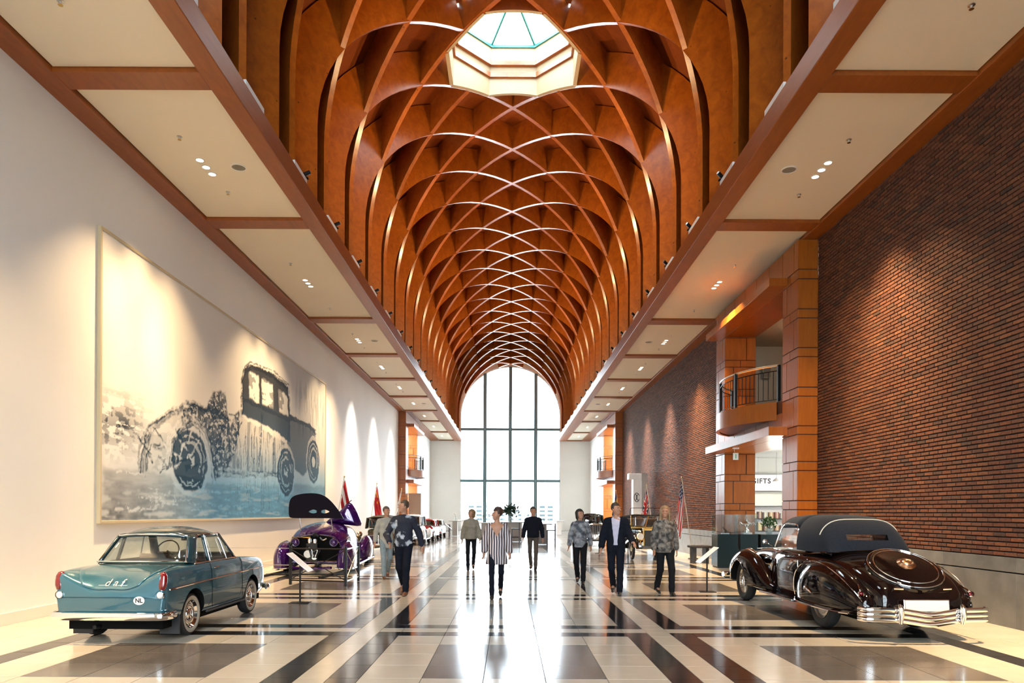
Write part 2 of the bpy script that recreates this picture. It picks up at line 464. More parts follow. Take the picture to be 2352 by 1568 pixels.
# ---- end walls with the great arched windows
def arch_pts(r, n=28, zs=ZC): return [(r * math.cos(PI * k / n), zs + r * math.sin(PI * k / n)) for k in range(n + 1)]
def end_wall(name, y0, y1):
    w = struct(name); mb = MB()
    r = 4.46
    for sx in (-1, 1):
        a, b = sorted((sx * r, sx * (HX + .3)))
        mb.box(a, b, y0, y1, 0, ZC)
    out = arch_pts(r); top = 17.5
    vs = []; fs = []
    for y in (y0, y1):
        for (x, z) in out: vs.append((x, y, z))
        for (x, z) in out: vs.append((x * (HX + .3) / r if z < ZC + .01 else x * 1.663, y, max(z, ZC) if z < ZC + .01 else top))
    n = len(out)
    for k in range(n - 1):
        fs += [(k, k + 1, n + k + 1, n + k), (2 * n + k, 3 * n + k, 3 * n + k + 1, 2 * n + k + 1), (k, 2 * n + k, 2 * n + k + 1, k + 1)]
    mb.add(vs, fs)
    mb.build('plaster', WALLWHITE, w)
    return w
end_wall('wall_far', YE, YE + .4)
end_wall('wall_near', YB - .4, YB)
MULLION = mat('window_mullion', (0.10, 0.19, 0.21), 0.4, noise=.05)
def great_window(name, y):
    w = struct(name); r = 4.46
    mul = [-2.27, 0, 2.27]; tr = [4.45, 9.05]
    for x in mul:
        top = ZC + math.sqrt(r * r - x * x)
        MB().box(x - .15, x + .15, y - .05, y + .22, 0, top).build('mullion', MULLION, w)
        MB().box(x - .03, x + .03, y - .10, y - .05, 0, top - .1).build('mullion_fin', mat('mullion_fin', (.22, .30, .31), .4), w)
    for z in tr: MB().box(-r, r, y - .08, y + .2, z - .11, z + .11).build('transom', MULLION, w)
    fr = MB()
    pts = [(r, 0.0)] + arch_pts(r) + [(-r, 0.0)]
    rows_ = []
    for (x, z) in pts:
        f = (r - .07) / r; z2 = ZC + (z - ZC) * f if z > ZC else z
        rows_.append([(x, y, z), (x * f, y, z2), (x * f, y + .12, z2), (x, y + .12, z)])
    fr.grid(rows_, close_u=True); fr.build('window_frame', mat('window_frame_white', (0.7, 0.74, 0.75), .4), w)
    xs = [-r] + mul + [r]; zs = [0] + tr
    for i in range(4):
        a, b = xs[i] + (.02 if i else 0), xs[i + 1] - (.02 if i < 3 else 0)
        for j in range(2):
            MB().box(a, b, y + .08, y + .1, zs[j], zs[j + 1]).build('pane', PANE, w)
        poly = [(a, 9.05), (b, 9.05)] + [(x, ZC + math.sqrt(max(r * r - x * x, 0))) for x in [b + (a - b) * k / 10 for k in range(11)]]
        MB().prism(poly, y + .08, y + .1, 'y').build('pane', PANE, w)
    return w
great_window('window_1', YE + .05)
great_window('window_2', YB - .35)

# ---- ceiling: aisle soffits, beams, cross beams, vault
ceil = struct('ceiling')
cross = [(-.6, -.15), (5.05, 5.5), (10.28, 10.72), (15.50, 15.97), (23.40, 23.95), (28.70, 29.15), (33.9, 34.35), (39.1, 39.5), (44.5, 44.95), (49.6, 50.0), (56.3, 56.7), (62.7, 63.0)]
for sx in (-1, 1):
    def bx(a, b, *r): a, b = sorted((sx * a, sx * b)); return MB().box(a, b, *r)
    bx(4.27, 4.61, YB, YE, HZ, 8.40).build('nave_beam', WOOD_BEAM, ceil, bevel=.012)
    bx(6.75, HX + .02, YB, YE, HZ, HZ + .25).build('wall_beam', WOOD_BEAM, ceil, bevel=.008)
    bx(4.61, HX + .3, YB, YE, HZ + .12, HZ + .32).build('soffit_backing', mat('backing', (.3, .3, .3), .8), ceil)
    for (a, b) in cross: bx(4.61, 6.75, a, b, HZ + .005, HZ + .2).build('cross_beam', WOOD_BEAM, ceil, bevel=.006)
    ends = [YB] + [v for c in cross for v in c]
    for a, b in zip(ends[0::2], ends[1::2]):
        bx(4.63, 6.73, a + .012, b - .012, HZ + .075, HZ + .13).build('soffit_panel', PANELWHITE, ceil)
        bx(4.612, 6.748, a + .002, a + .012, HZ + .02, HZ + .09).build('panel_edge_trim', mat('edge_trim', (.55, .36, .16), .4), ceil)
    # parapet behind the rib feet, up to the spring of the deck
# beyond the portals the soffit is edged by wider wood borders
for sx in (-1, 1):
    a, b = sorted((sx * 6.35, sx * 6.76)); MB().box(a, b, 44.95, YE, HZ + .004, HZ + .1).build('soffit_border', WOOD_BEAM, ceil)
    a, b = sorted((sx * 4.60, sx * 5.0)); MB().box(a, b, 44.95, YE, HZ + .004, HZ + .1).build('soffit_border', WOOD_BEAM, ceil)

LANT = (20.06, 7.06)
AP = 1.765                      # lantern apothem
def in_oct(x, y, ap):
    for L in LANT:
        a, b = abs(x), abs(y - L)
        if a < ap and b < ap and a + b < ap * math.sqrt(2): return True
    return False
def rib_profile(n=40):
    P = [(RV, 8.36, RV + DEP, 8.36)]
    for k in range(n + 1):
        a = PI * k / n; c, s_ = math.cos(a), math.sin(a)
        P.append((RV * c, ZC + RV * s_, (RV + DEP) * c, ZC + (RV + DEP) * s_))
    P.append((-RV, 8.36, -RV - DEP, 8.36))
    return P
PROF = rib_profile()
def rib_mesh(sign, xa=-9, xb=9):
    """one arched rib standing in a vertical plane at 45 degrees; xa..xb keeps a stretch of it"""
    nx, ny = sign * TD, -1.0; L = math.hypot(nx, ny); nx *= THK / 2 / L; ny *= THK / 2 / L
    ring = []
    for (xi, zi, xo, zo) in PROF:
        if xi < xa - 1e-6 or xi > xb + 1e-6: continue
        yi, yo = sign * TD * xi, sign * TD * xo
        ring.append([(xi + nx, yi + ny, zi), (xi - nx, yi - ny, zi), (xo - nx, yo - ny, zo), (xo + nx, yo + ny, zo)])
    if len(ring) < 2: return None
    mb = MB(); mb.grid(ring, close_u=True)
    n = len(ring); mb.add([p for p in ring[0]] + [p for p in ring[-1]], [(0, 1, 2, 3), (7, 6, 5, 4)])
    me = mb.mesh('rib')
    bm = bmesh.new(); bm.from_mesh(me); bmesh.ops.remove_doubles(bm, verts=bm.verts, dist=1e-5); bmesh.ops.recalc_face_normals(bm, faces=bm.faces); bm.to_mesh(me); bm.free()
    me.shade_smooth(); me.set_sharp_from_angle(angle=rad(30))
    return me
FULL = {1: rib_mesh(1), -1: rib_mesh(-1)}
APEX0 = PAIR0 + 1.5 * PER * 1.0 + PER * 0.0
ribs = []
for k in range(-9, 24):
    Y0 = 22.66 + PER * (k - 8)
    for sg in (1, -1):
        xa, xb = -9, 9
        lo, hi = YB + .05, YE - .02
        # Y = Y0 + sg*TD*x must stay between the end walls
        x1, x2 = sorted(((lo - Y0) / (sg * TD), (hi - Y0) / (sg * TD)))
        xa, xb = max(xa, x1), min(xb, x2)
        if xb < -4.3 or xa > 4.3: continue
        pieces = [(xa, xb)]
        for L in LANT:
            if abs(Y0 - L) < .1: pieces = [(xa, -1.34), (1.34, xb)]
        for (p, q) in pieces:
            me = FULL[sg] if (p < -5.2 and q > 5.2) else rib_mesh(sg, p, q)
            if me is None: continue
            o = obj('rib', me, WOOD_RIB, ceil); o.location = (0, Y0, 0)
# roof deck behind the ribs
mb = MB(); NA, NY = 72, int((YE + .3 - YB) / .12)
RD = RV + DEP + .01
prof = [(RD, 8.34), (RD, 9.3)] + [(RD * math.cos(PI * k / NA), ZC + RD * math.sin(PI * k / NA)) for k in range(NA + 1)] + [(-RD, 9.3), (-RD, 8.34)]
dv = []; df = []
ys = [YB - .2 + (YE + .4 - YB) * k / NY for k in range(NY + 1)]
# coarse strips away from the lanterns, fine near them
ys = [y for i, y in enumerate(ys) if any(abs(y - L) < 2.3 for L in LANT) or i % 6 == 0 or i == NY]
for y in ys: dv += [(x, y, z) for (x, z) in prof]
n = len(prof)
for i in range(len(ys) - 1):
    for k in range(n - 1):
        c = [((prof[kk][0]), ys[ii]) for kk in (k, k + 1) for ii in (i, i + 1)]
        if prof[k][1] > 12 and any(in_oct(x, y, AP + .02) for x, y in c): continue
        df.append((i * n + k, i * n + k + 1, (i + 1) * n + k + 1, (i + 1) * n + k))
mb.add(dv, df); deck = mb.build('roof_deck', WOOD_DECK, ceil, smooth='all', recalc=False)

# ---- roof lanterns: octagonal shafts with timber rings and a glazed cap
LWHITE = mat('lantern_white', (0.36, 0.27, 0.16), .5, noise=.03, nscale=2)
TEAL = mat('lantern_steel', (0.02, 0.20, 0.20), .4)
def octagon(ap, y, z): 
    R = ap / math.cos(PI / 8)
    return [(R * math.sin(PI / 8 + PI / 4 * k), y - R * math.cos(PI / 8 + PI / 4 * k), z) for k in range(8)]
def lantern(yc):
    L = struct('trim_1')
    def ring(ap0, ap1, z0, z1, name, m):
        """eight-sided wall from (ap0,z0) to (ap1,z1), one board a side"""
        a, b = octagon(ap0, yc, z0), octagon(ap1, yc, z1); c, d = octagon(ap0 + .12, yc, z0), octagon(ap1 + .12, yc, z1)
        for k in range(8):
            k2 = (k + 1) % 8
            MB().add([a[k], a[k2], b[k2], b[k], c[k], c[k2], d[k2], d[k]], [(0, 1, 2, 3), (7, 6, 5, 4), (0, 4, 5, 1), (3, 2, 6, 7), (0, 3, 7, 4), (1, 5, 6, 2)]).build(name, m, L)
    def low(x, y): return ZC + math.sqrt(max((RV - .02) ** 2 - x * x, 0))
    # lowest tier: foot follows the vault
    a = octagon(AP, yc, 0); b = octagon(AP, yc, 15.10)
    for k in range(8):
        k2 = (k + 1) % 8; N = 8; f1 = []; f2 = []; t1 = []; t2 = []
        nx = (a[k][0] + a[k2][0]) / 2; ny = (a[k][1] + a[k2][1]) / 2 - yc; q = math.hypot(nx, ny); nx, ny = nx / q * .1, ny / q * .1
        for i in range(N + 1):
            x = a[k][0] + (a[k2][0] - a[k][0]) * i / N; y = a[k][1] + (a[k2][1] - a[k][1]) * i / N
            f1.append((x, y, low(x, y))); t1.append((x, y, 15.10)); f2.append((x + nx, y + ny, low(x + nx, y + ny))); t2.append((x + nx, y + ny, 15.10))
        m_ = MB(); m_.grid([f1, t1]); m_.grid([f2, t2], mi=1); m_.grid([f1, f2]); m_.grid([t1, t2]); m_.build('lantern_board', [LWHITE, WOOD_DECK], L)
    ring(AP - .07, AP - .07, 15.05, 15.19, 'lantern_rail', WOOD_RIB)
    ring(AP - .03, AP - .06, 15.17, 15.42, 'lantern_board', LWHITE)
    ring(AP - .15, AP - .15, 15.37, 15.50, 'lantern_rail', WOOD_RIB)
    ring(AP - .12, AP - .16, 15.48, 15.92, 'lantern_board', LWHITE)
    ring(AP - .20, AP - .20, 15.87, 15.95, 'glazing_sill', TEAL)
    # glazed cap
    o8 = octagon(AP - .14, yc, 15.96); top = (0, yc, 16.42)
    for k in range(8):
        k2 = (k + 1) % 8
        MB().tube([o8[k], top], .045, 6).build('glazing_bar', TEAL, L)
        p = [o8[k], o8[k2], top]; p2 = [(v[0], v[1], v[2] + .02) for v in p]
        MB().add(p + p2, [(0, 1, 2), (5, 4, 3), (0, 3, 4, 1), (1, 4, 5, 2), (2, 5, 3, 0)]).build('pane', PANE, L)
        MB().sphere(o8[k], .07, 8, 6).build('bracket', TEAL, L)
    return L
lantern(LANT[0]); lantern(LANT[1]).name = 'trim_2'
# corner infill boards where the octagon leaves the diamond of ribs, white rib seats on the beams
SEAT = mat('seat_white', (0.72, 0.72, 0.70), .5)
seat_me = MB().box(-.13, .13, -.42, .42, 0, .20).mesh('rib_seat')
pairs = [PAIR0 + PER * k for k in range(-8, 20) if YB + 1 < PAIR0 + PER * k < YE - 1]
for c in pairs:
    for sx in (-1, 1):
        o = obj('rib_seat', seat_me, SEAT, ceil); o.location = (sx * 4.475, c + .44 + .45, 8.40)
# ---- the shop portal and the two portals further down: timber cladding in tall and short courses
SHORT = [(0.82, 1.02), (1.71, 1.92), (2.62, 2.83), (3.46, 3.66), (4.35, 4.56), (5.27, 5.48), (6.17, 6.38), (7.08, 7.30)]
def courses():
    r = []; z = 0.0
    for a, b in SHORT: r.append((z, a, 't')); r.append((a, b, 's')); z = b
    r.append((z, HZ, 't'))
    return r
CORE = mat('cladding_joint', (0.07, 0.016, 0.004), .6)
SOFFITDARK = WOOD_PANEL
def portal(name, sx, P, core_to=7.60):
    """sx: side of the hall; P: pier start, opening start, opening end, pier end (along the hall)"""
    D = struct(name); y0, y1, y2, y3 = P; xf = 6.64; g = .012; t = .026
    def bx(x0, x1, *r):
        a, b = sorted((sx * x0, sx * x1)); return MB().box(a, b, *r)
    bx(xf + t, core_to, y0 + t, y1 - .004, 0, HZ).build('pier_core', CORE, D)
    bx(xf + t, core_to, y2 + t, y3 - t, 0, HZ).build('pier_core', CORE, D)
    bx(xf + t, core_to, y1 - .01, y2 + t, 7.11, HZ).build('lintel_core', CORE, D)
    bx(xf + t, core_to, y1 - .01, y2 + t, 3.50, 4.42).build('lintel_core', CORE, D)
    def face_x(ya, yb, z0, z1, cuts):          # panels on the hall face
        e = [ya] + [ya + (yb - ya) * c for c in cuts] + [yb]
        for a, b in zip(e[:-1], e[1:]): bx(xf, xf + t + .01, a + g, b - g, z0 + g, z1 - g).build('cladding_panel', WOOD_PANEL, D, bevel=.002)
    def face_y(xa, xb, yy, z0, z1, cuts, s=1):      # panels on a face across the hall
        e = [xa] + [xa + (xb - xa) * c for c in cuts] + [xb]
        for a, b in zip(e[:-1], e[1:]): bx(a + g, b - g, *( (yy, yy + t + .01) if s > 0 else (yy - t - .01, yy)), z0 + g, z1 - g).build('cladding_panel', WOOD_PANEL, D, bevel=.002)
    for i, (a, b, k) in enumerate(courses()):
        fl = (i // 2) % 2
        if a < 7.0 or k == 't':
            face_x(y0, y1, a, b, [.5] if k == 's' else [[.26], [.72]][fl])
            face_x(y2, y3, a, b, [.5] if k == 's' else [[.74], [.3]][fl])
            face_y(xf, 7.12, y0, a, b, [])
        else:
            face_x(y0, y1, a, b, [.5]); face_x(y2, y3, a, b, [.5]); face_y(xf, 7.12, y0, a, b, [])
        face_y(xf, core_to, y2, a, b, [.5] if k == 's' else [[.28], [.70]][fl])
        face_y(7.12, core_to, y3, a, b, [], -1) if False else None
    n = 5
    for z0, z1 in ((3.72, 4.10), (7.30, HZ)): face_x(y1, y2, z0, z1, [k / n for k in range(1, n)])
    # canopies: slab projecting over door and balcony
    for z0, z1, nm in ((3.50, 3.72, 'canopy'), (7.11, 7.31, 'canopy')):
        bx(6.20, 6.68, y1 - .30, y2 + .58, z0, z1).build(nm, WOOD_PANEL, D, bevel=.004)
        bx(6.66, core_to, y1, y2, z0 - .004, z0 + .03).build('canopy_soffit', WOOD_PANEL, D)
    # bowed balcony
    yc = (y1 + y2) / 2; hw = (y2 - y1) / 2 - .36; bow = .84
    def arc(off, n=22):
        # circular segment through (xf, yc+-hw) with the given rise
        r = (hw * hw + bow * bow) / (2 * bow); a0 = math.asin(hw / r)
        return [(sx * (xf - (r + off) * math.cos(a) + (r - bow)), yc + (r + off) * math.sin(a)) for a in [(-1 + 2 * k / n) * a0 for k in range(n + 1)]]
    mb = MB(); po = arc(0.0); pi_ = arc(-.10)
    mb.grid([[(p[0], p[1], 3.96) for p in po], [(p[0], p[1], 4.42) for p in po], [(p[0], p[1], 4.42) for p in pi_], [(p[0], p[1], 3.96) for p in pi_]], close_v=True)
    mb.build('balcony_fascia', WOOD_PANEL, D, smooth=True)
    mb = MB(); poly = pi_ + [(sx * core_to, pi_[-1][1]), (sx * core_to, pi_[0][1])]
    mb.prism(poly, 3.99, 4.40, 'z'); mb.build('balcony_floor', WOOD_PANEL, D)
    rp = arc(-.12, 26)
    MB().tube([(p[0], p[1], 5.36) for p in rp], .026, 8).build('handrail', STEEL, D, smooth=True)
    MB().tube([(p[0], p[1], 5.22) for p in rp], .014, 6).build('rail', BLACKMETAL, D, smooth=True)
    MB().tube([(p[0], p[1], 4.50) for p in rp], .014, 6).build('rail', BLACKMETAL, D, smooth=True)
    for k, p in enumerate(arc(-.12, 30)):
        if k % 10 == 0: MB().cbox((p[0], p[1], 4.88), (.07, .09, .96)).build('railing_post', BLACKMETAL, D)
        else: MB().cyl((p[0], p[1], 4.5), .009, .72, 6).build('baluster', BLACKMETAL, D)
    return D
portal('door_1', 1, P1, 7.60)
portal('door_2', 1, P2, 7.60)
portal('door_3', -1, P2, 7.60)
# rooms behind the portals
SHOPWHITE = mat('shop_white', (0.66, 0.67, 0.64), .5)
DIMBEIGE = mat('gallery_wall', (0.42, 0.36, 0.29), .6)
def room(name, x0, x1, y0, y1, z0, z1, m, sx=1, floorm=None):
    W = struct(name); t = .1
    def bx(a, b, *r): a, b = sorted((sx * a, sx * b)); return MB().box(a, b, *r)
    bx(x1, x1 + t, y0 - t, y1 + t, z0, z1 + t).build('plaster', m, W)
    bx(x0, x1, y0 - t, y0, z0, z1 + t).build('plaster', m, W)
    bx(x0, x1, y1, y1 + t, z0, z1 + t).build('plaster', m, W)
    bx(x0, x1 + t, y0 - t, y1 + t, z1, z1 + t).build('plaster', m, W)
    if floorm: bx(x0, x1 + t, y0 - t, y1 + t, z0 - .08, z0).build('plaster', floorm, W)
    return W
room('wall_shop', 7.43, 10.6, 15.2, 24.6, 0, 3.55, SHOPWHITE)
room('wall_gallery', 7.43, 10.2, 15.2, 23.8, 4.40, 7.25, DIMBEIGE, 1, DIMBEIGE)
MB().box(7.1, 7.6, P1[0], P1[3], 7.12, 8.3).build('plaster', SHOPWHITE, wr)
for sx, nm in ((1, 'wall_passage'), (-1, 'wall_lobby')):
    room(nm, 7.43, 9.6, 44.8, 51.1, 0, 3.55, SHOPWHITE, sx)
    room(nm, 7.43, 9.6, 44.8, 51.1, 4.40, 7.25, SHOPWHITE, sx, SHOPWHITE)
MB().box(-9.7, -7.1, 44.8, 51.1, -.05, -.002).build('lobby_floor', TILE_BEIGE, floor)
MB().box(7.1, 10.3, 44.8, 51.1, -.05, -.002).build('lobby_floor', TILE_BEIGE, floor)

# ---- fittings in the soffits
RING = mat('fitting_white', (0.75, 0.72, 0.66), .4)
LAMP = mat('downlight_lens', (1.0, 0.90, 0.74), .3, emit=4.0)
GRILLE = mat('speaker_cloth', (0.22, 0.20, 0.16), .8, noise=.1, nscale=60)
def word(y):
    ks = [c[0] for c in cross]; i = sum(1 for k in ks if k < y) - 2
    return ['nearest', 'second', 'third', 'fourth', 'fifth', 'sixth', 'seventh', 'eighth', 'ninth', 'tenth', 'eleventh'][max(0, min(i, 10))]
zc_ = HZ + .075
trio_y = [6.6, 13.25, 19.95, 26.62, 31.5, 36.6, 41.9, 47.3, 53.1, 59.6]
dl0 = {}
for sx in (-1, 1):
    sname = 'left' if sx < 0 else 'right'
    for q, ty in enumerate(trio_y):
        if ty < 8: continue
        grp = 'downlights of the %s panel on the %s' % (word(ty), 'left' if sx < 0 else 'right')
        for k in (-1, 0, 1):
            if not dl0:
                t = thing('recessed_downlight', '', 'downlight')
                MB().lathe([(.085, 0), (.085, -.012), (.064, -.012), (.064, .0)], n=20).build('trim_ring', RING, t, smooth=True)
                MB().cyl((0, 0, -.006), .064, .004, 20).build('lens', LAMP, t)
                o = dl0['t'] = t
            else: o = copy_tree(dl0['t'])
            o.location = (sx * 5.78, ty + k * .27, zc_)
            tag(o, 'glowing round downlight, %s of three in the %s %s soffit panel' % (['nearest', 'middle', 'farthest'][k + 1], word(ty), sname), 'downlight', grp)
    for ty in (13.25, 26.62, 41.9):
        t = thing('ceiling_speaker', 'round beige ceiling speaker in the %s %s soffit panel' % (word(ty), sname), 'speaker', (sx * 5.17, ty, zc_))
        MB().lathe([(.15, .001), (.15, -.014), (.125, -.016), (.122, -.006)], n=28).build('rim', RING, t, smooth=True)
        MB().cyl((0, 0, -.008), .124, .006, 28).build('grille', GRILLE, t)
    for ty in (8.95, 12.18, 14.28, 18.36, 22.4, 25.6, 27.7, 30.4, 32.6, 35.5, 37.7):
        nb = 'nearer' if any(0 < d - ty < 2.2 for d in trio_y) else 'farther'
        t = thing('sprinkler', 'tiny sprinkler %s than the downlights of the %s %s soffit panel' % (nb, word(ty), sname), 'sprinkler', (sx * 5.78, ty, zc_))
        MB().lathe([(.045, 0), (.045, -.006), (.018, -.012), (.012, -.05), (.0, -.05)], n=14).build('escutcheon', STEEL, t, smooth=True)
        MB().lathe([(0, -.055), (.03, -.055), (.03, -.05), (0, -.05)], n=12).build('deflector', BRASS, t)
# wall washing spots of the downlight trios
WARM = (1.0, 0.69, 0.37)
for sx in (-1, 1):
    for ty in trio_y:
        pw = 1350 if sx > 0 else 520
        if ty > 43: pw = 100
        spot('wallwash', (sx * 5.78, ty, zc_ - .03), (sx * 7.12, ty, 1.2), pw, 66, 1.0, WARM if ty < 30 else (1, .92, .82), .12)
        if ty < 30:
            for k in (-1, 1): spot('wallwash_side', (sx * 5.78, ty + k * .27, zc_ - .03), (sx * 7.12, ty + k * 3.0, .8), 500 if sx < 0 else 430, 58, 1.0, WARM, .12)
        if ty < 43: spot('downlight_beam', (sx * 5.78, ty + .27, zc_ - .03), (sx * 5.2, ty + .4, 0), 520, 64, .8, WARM if ty < 30 else (1, .92, .82), .04)
# small black spotlights on the rib seats, turned up into the vault
sp0 = None
for i, c in enumerate(pairs):
    for sx in (-1, 1):
        if not (11 < c < 46): continue
        if sp0 is None:
            t = sp0 = thing('vault_spotlight', '', 'spotlight')
            MB().box(-.05, .05, -.04, .04, 0, .02).build('base', BLACKMETAL, t)
            MB().tube([(0, 0, .02), (0, 0, .08)], .012, 6).build('stem', BLACKMETAL, t)
            MB().tube([(-.03, -.02, .08), (.07, .03, .15)], .042, 12).build('head', BLACKMETAL, t, smooth=True)
            MB().tube([(.068, .028, .149), (.075, .032, .153)], .034, 12).build('lens', STEEL, t)
        else: t = copy_tree(sp0)
        t.location = (sx * 4.36, c + 1.28, 8.605); t.rotation_euler = (0, 0, 0 if sx < 0 else PI)
        n_ = i - [j for j, q in enumerate(pairs) if q > 11][0] + 1
        tag(t, 'small black spotlight on the %s nave beam, %s from the camera' % ('left' if sx < 0 else 'right', ['first', 'second', 'third', 'fourth', 'fifth', 'sixth', 'seventh', 'eighth', 'ninth', 'tenth', 'eleventh', 'twelfth', 'thirteenth', 'fourteenth'][n_ - 1]), 'spotlight', 'spotlights on the nave beams')
        spot('vault_uplight', (sx * 4.26, c + 1.28, 8.80), (-sx * 4.4, c + 3.2, 11.6), 330, 46, .6, (1, .70, .36), .04)
        if i % 2 == 0: spot('vault_crown_light', (sx * 4.20, c + 1.28, 8.84), (-sx * .4, c + 2.6, 15), 260, 74, .9, (1, .66, .30), .04)

# ---- outside: forecourt and a pale office block seen through the far window
forecourt = struct('ground')
MB().box(-90, 90, YE + .5, 190, -.6, -.12).build('paving', mat('forecourt', (.5, .5, .5), .8, noise=.05), forecourt)
MB().box(-90, 90, -80, YB - .5, -.6, -.12).build('paving', mat('forecourt', (.5, .5, .5), .8, noise=.05), forecourt)
t = thing('office_building', 'pale office block with rows of small windows seen through the tall window', 'building', (0, 150, 0))
MB().box(-22, 24, 0, 14, -.12, 3.55).build('facade', mat('pale_facade', (.83, .84, .85), .8), t)
MB().box(-22.4, 24.4, -.4, 14.4, 3.55, 3.95).build('parapet', mat('pale_facade', (.83, .84, .85), .8), t)
WINM = mat('far_window', (.03, .045, .05), .5, spec=.1)
for r_ in range(4):
    for k in range(26):
        x = -20.5 + k * 1.68
        if abs(x) < 9: MB().box(x, x + 1.15, -.06, .02, -.02 + r_ * .88, .42 + r_ * .88).build('window', WINM, t)
# ================================================================== THE PAINTING
PIC = {
    'ground': [(0.06,0.91),(0.75,0.91),(1.39,0.95),(2.68,0.91),(4.69,0.83),(8.13,0.94),(10.97,1.08),(14.88,1.17),(14.9,-0.13),(0.06,0.02)],
    'fender_top': [(1.39,0.95),(1.4,1.46),(1.72,1.86),(2.62,2.27),(3.41,2.54),(4.67,2.58),(5.39,2.44)],
    'fender_arc': [(2.25,1.0),(2.55,1.15),(2.67,1.67),(3.13,2.01),(3.71,2.13),(4.24,1.92),(4.52,1.43),(4.69,0.92)],
    'fender_fill': [(1.39,0.95),(1.4,1.46),(1.72,1.86),(2.62,2.27),(3.03,2.35),(3.03,1.96),(2.67,1.67),(2.55,1.15),(2.25,1.0)],
    'mass': [(4.56,2.99),(5.28,3.11),(5.41,2.69),(5.54,2.26),(5.9,2.64),(6.19,2.83),(6.2,2.19),(5.78,1.53),(5.16,1.07),(4.69,0.92),(4.52,1.43),(4.24,1.92),(3.71,2.13),(3.03,2.0),(2.94,2.33),(3.41,2.54),(4.23,2.57)],
    'body': [(6.19,2.65),(10.12,2.31),(9.36,1.32),(5.16,1.07),(5.91,1.8)],
    'cab': [(6.37,2.7),(6.4,3.62),(6.57,3.92),(6.92,4.1),(7.61,4.21),(8.96,4.22),(10.2,4.09),(10.41,3.23),(10.43,2.4),(8.28,2.65)],
    'win1': [(6.85,3.92),(7.61,3.96),(7.65,3.16),(6.89,3.26)],
    'win2': [(7.8,3.94),(8.78,3.92),(8.83,3.25),(7.88,3.23)],
    'win3': [(9.24,3.86),(10.14,3.82),(10.23,3.19),(9.34,3.22)],
    'rearbody': [(10.41,3.26),(12.55,3.25),(13.32,3.11),(13.6,2.14),(11.86,1.39),(10.75,1.59),(10.12,2.31)],
    'w1': [(3.42,1.28),(4.24,1.34),(3.41,1.94)],
    'w2': [(10.04,1.42),(10.82,1.47),(10.03,2.14)],
    'w3': [(13.13,1.96),(13.87,2.01),(13.12,2.71)],
    'board': [(4.69,1.01),(8.3,0.96)],
    'cabline': [(6.37,2.7),(6.4,3.62),(6.57,3.92),(6.92,4.1),(7.61,4.21),(8.96,4.22),(10.2,4.09),(10.41,3.23)],
    'beltline': [(6.37,3.15),(10.42,3.1)],
    'sill': [(5.16,1.07),(9.36,1.31)],
    'doorline': [(7.86,2.91),(7.57,1.21)],
    'scrib': [(0.08,1.92),(1.38,1.95)],
    'scrib2': [(0.08,1.36),(1.38,1.53)],
    'rain0': [(10.5,4.65)],
    'rain1': [(14.69,3.74)],
    'rail': [(10.41,3.23),(12.56,3.21),(13.45,3.1)],
}
PW, PH, NU, NV = 14.7, 5.0, 820, 300
gu, gv = np.meshgrid(np.linspace(0, PW, NU), np.linspace(0, PH, NV))
_rs = np.random.RandomState(3)
def vnoise(sx, sy, seed, octaves=4):
    """fractal value noise on the canvas grid"""
    rs = np.random.RandomState(seed); out = np.zeros_like(gu); amp = 1.0; tot = 0
    for o in range(octaves):
        T = rs.rand(64, 64); x = gu * sx * 2 ** o; y = gv * sy * 2 ** o
        xi = np.floor(x).astype(int); yi = np.floor(y).astype(int); fx = x - xi; fy = y - yi
        fx = fx * fx * (3 - 2 * fx); fy = fy * fy * (3 - 2 * fy)
        g = lambda a, b: T[a % 64, b % 64]
        out += amp * ((g(xi, yi) * (1 - fx) + g(xi + 1, yi) * fx) * (1 - fy) + (g(xi, yi + 1) * (1 - fx) + g(xi + 1, yi + 1) * fx) * fy)
        tot += amp; amp *= .55
    return out / tot
n_fine = vnoise(6.0, 10.0, 1); n_mid = vnoise(1.8, 3.2, 2); n_str = vnoise(6.0, .7, 4); n_hor = vnoise(1.2, 8.0, 5); n_big = vnoise(.25, .4, 6)
wx = (vnoise(5, 7, 8) - .5) * .16; wy = (vnoise(5, 7, 9) - .5) * .12
U, V = gu + wx, gv + wy
def inside(poly):
    r = np.zeros(U.shape, bool); n = len(poly)
    for i in range(n):
        x1, y1 = poly[i]; x2, y2 = poly[(i + 1) % n]
        c = ((y1 > V) != (y2 > V)) & (U < (x2 - x1) * (V - y1) / (y2 - y1 + 1e-9) + x1)
        r ^= c
    return r.astype(float)
def dist(line):
    d = np.full(U.shape, 9.0)
    for (x1, y1), (x2, y2) in zip(line[:-1], line[1:]):
        L = (x2 - x1) ** 2 + (y2 - y1) ** 2 + 1e-9
        t = np.clip(((U - x1) * (x2 - x1) + (V - y1) * (y2 - y1)) / L, 0, 1)
        d = np.minimum(d, np.hypot(U - x1 - t * (x2 - x1), V - y1 - t * (y2 - y1)))
    return d
n_grain = vnoise(11.0, 16.0, 12, 3)
def stroke(line, w):
    """a bundle of thin broken charcoal lines"""
    out = np.zeros_like(gu); rs = np.random.RandomState(int(w * 1000) + len(line))
    for k in range(5):
        o = rs.randn(2) * w * .75
        out = np.maximum(out, np.clip(1.4 - dist([(x + o[0] + rs.randn() * .03, y + o[1] + rs.randn() * .03) for x, y in line]) / (w * .45) * 1.4, 0, 1) * (.55 + .45 * rs.rand()))
    return out * np.clip(n_grain * 3.2 - .75, 0, 1)
def soft(a, k=3):
    for _ in range(k): a = (a + np.roll(a, 1, 0) + np.roll(a, -1, 0) + np.roll(a, 1, 1) + np.roll(a, -1, 1)) / 5
    return a
ink = np.zeros_like(gu)                      # 0 paper .. 1 charcoal
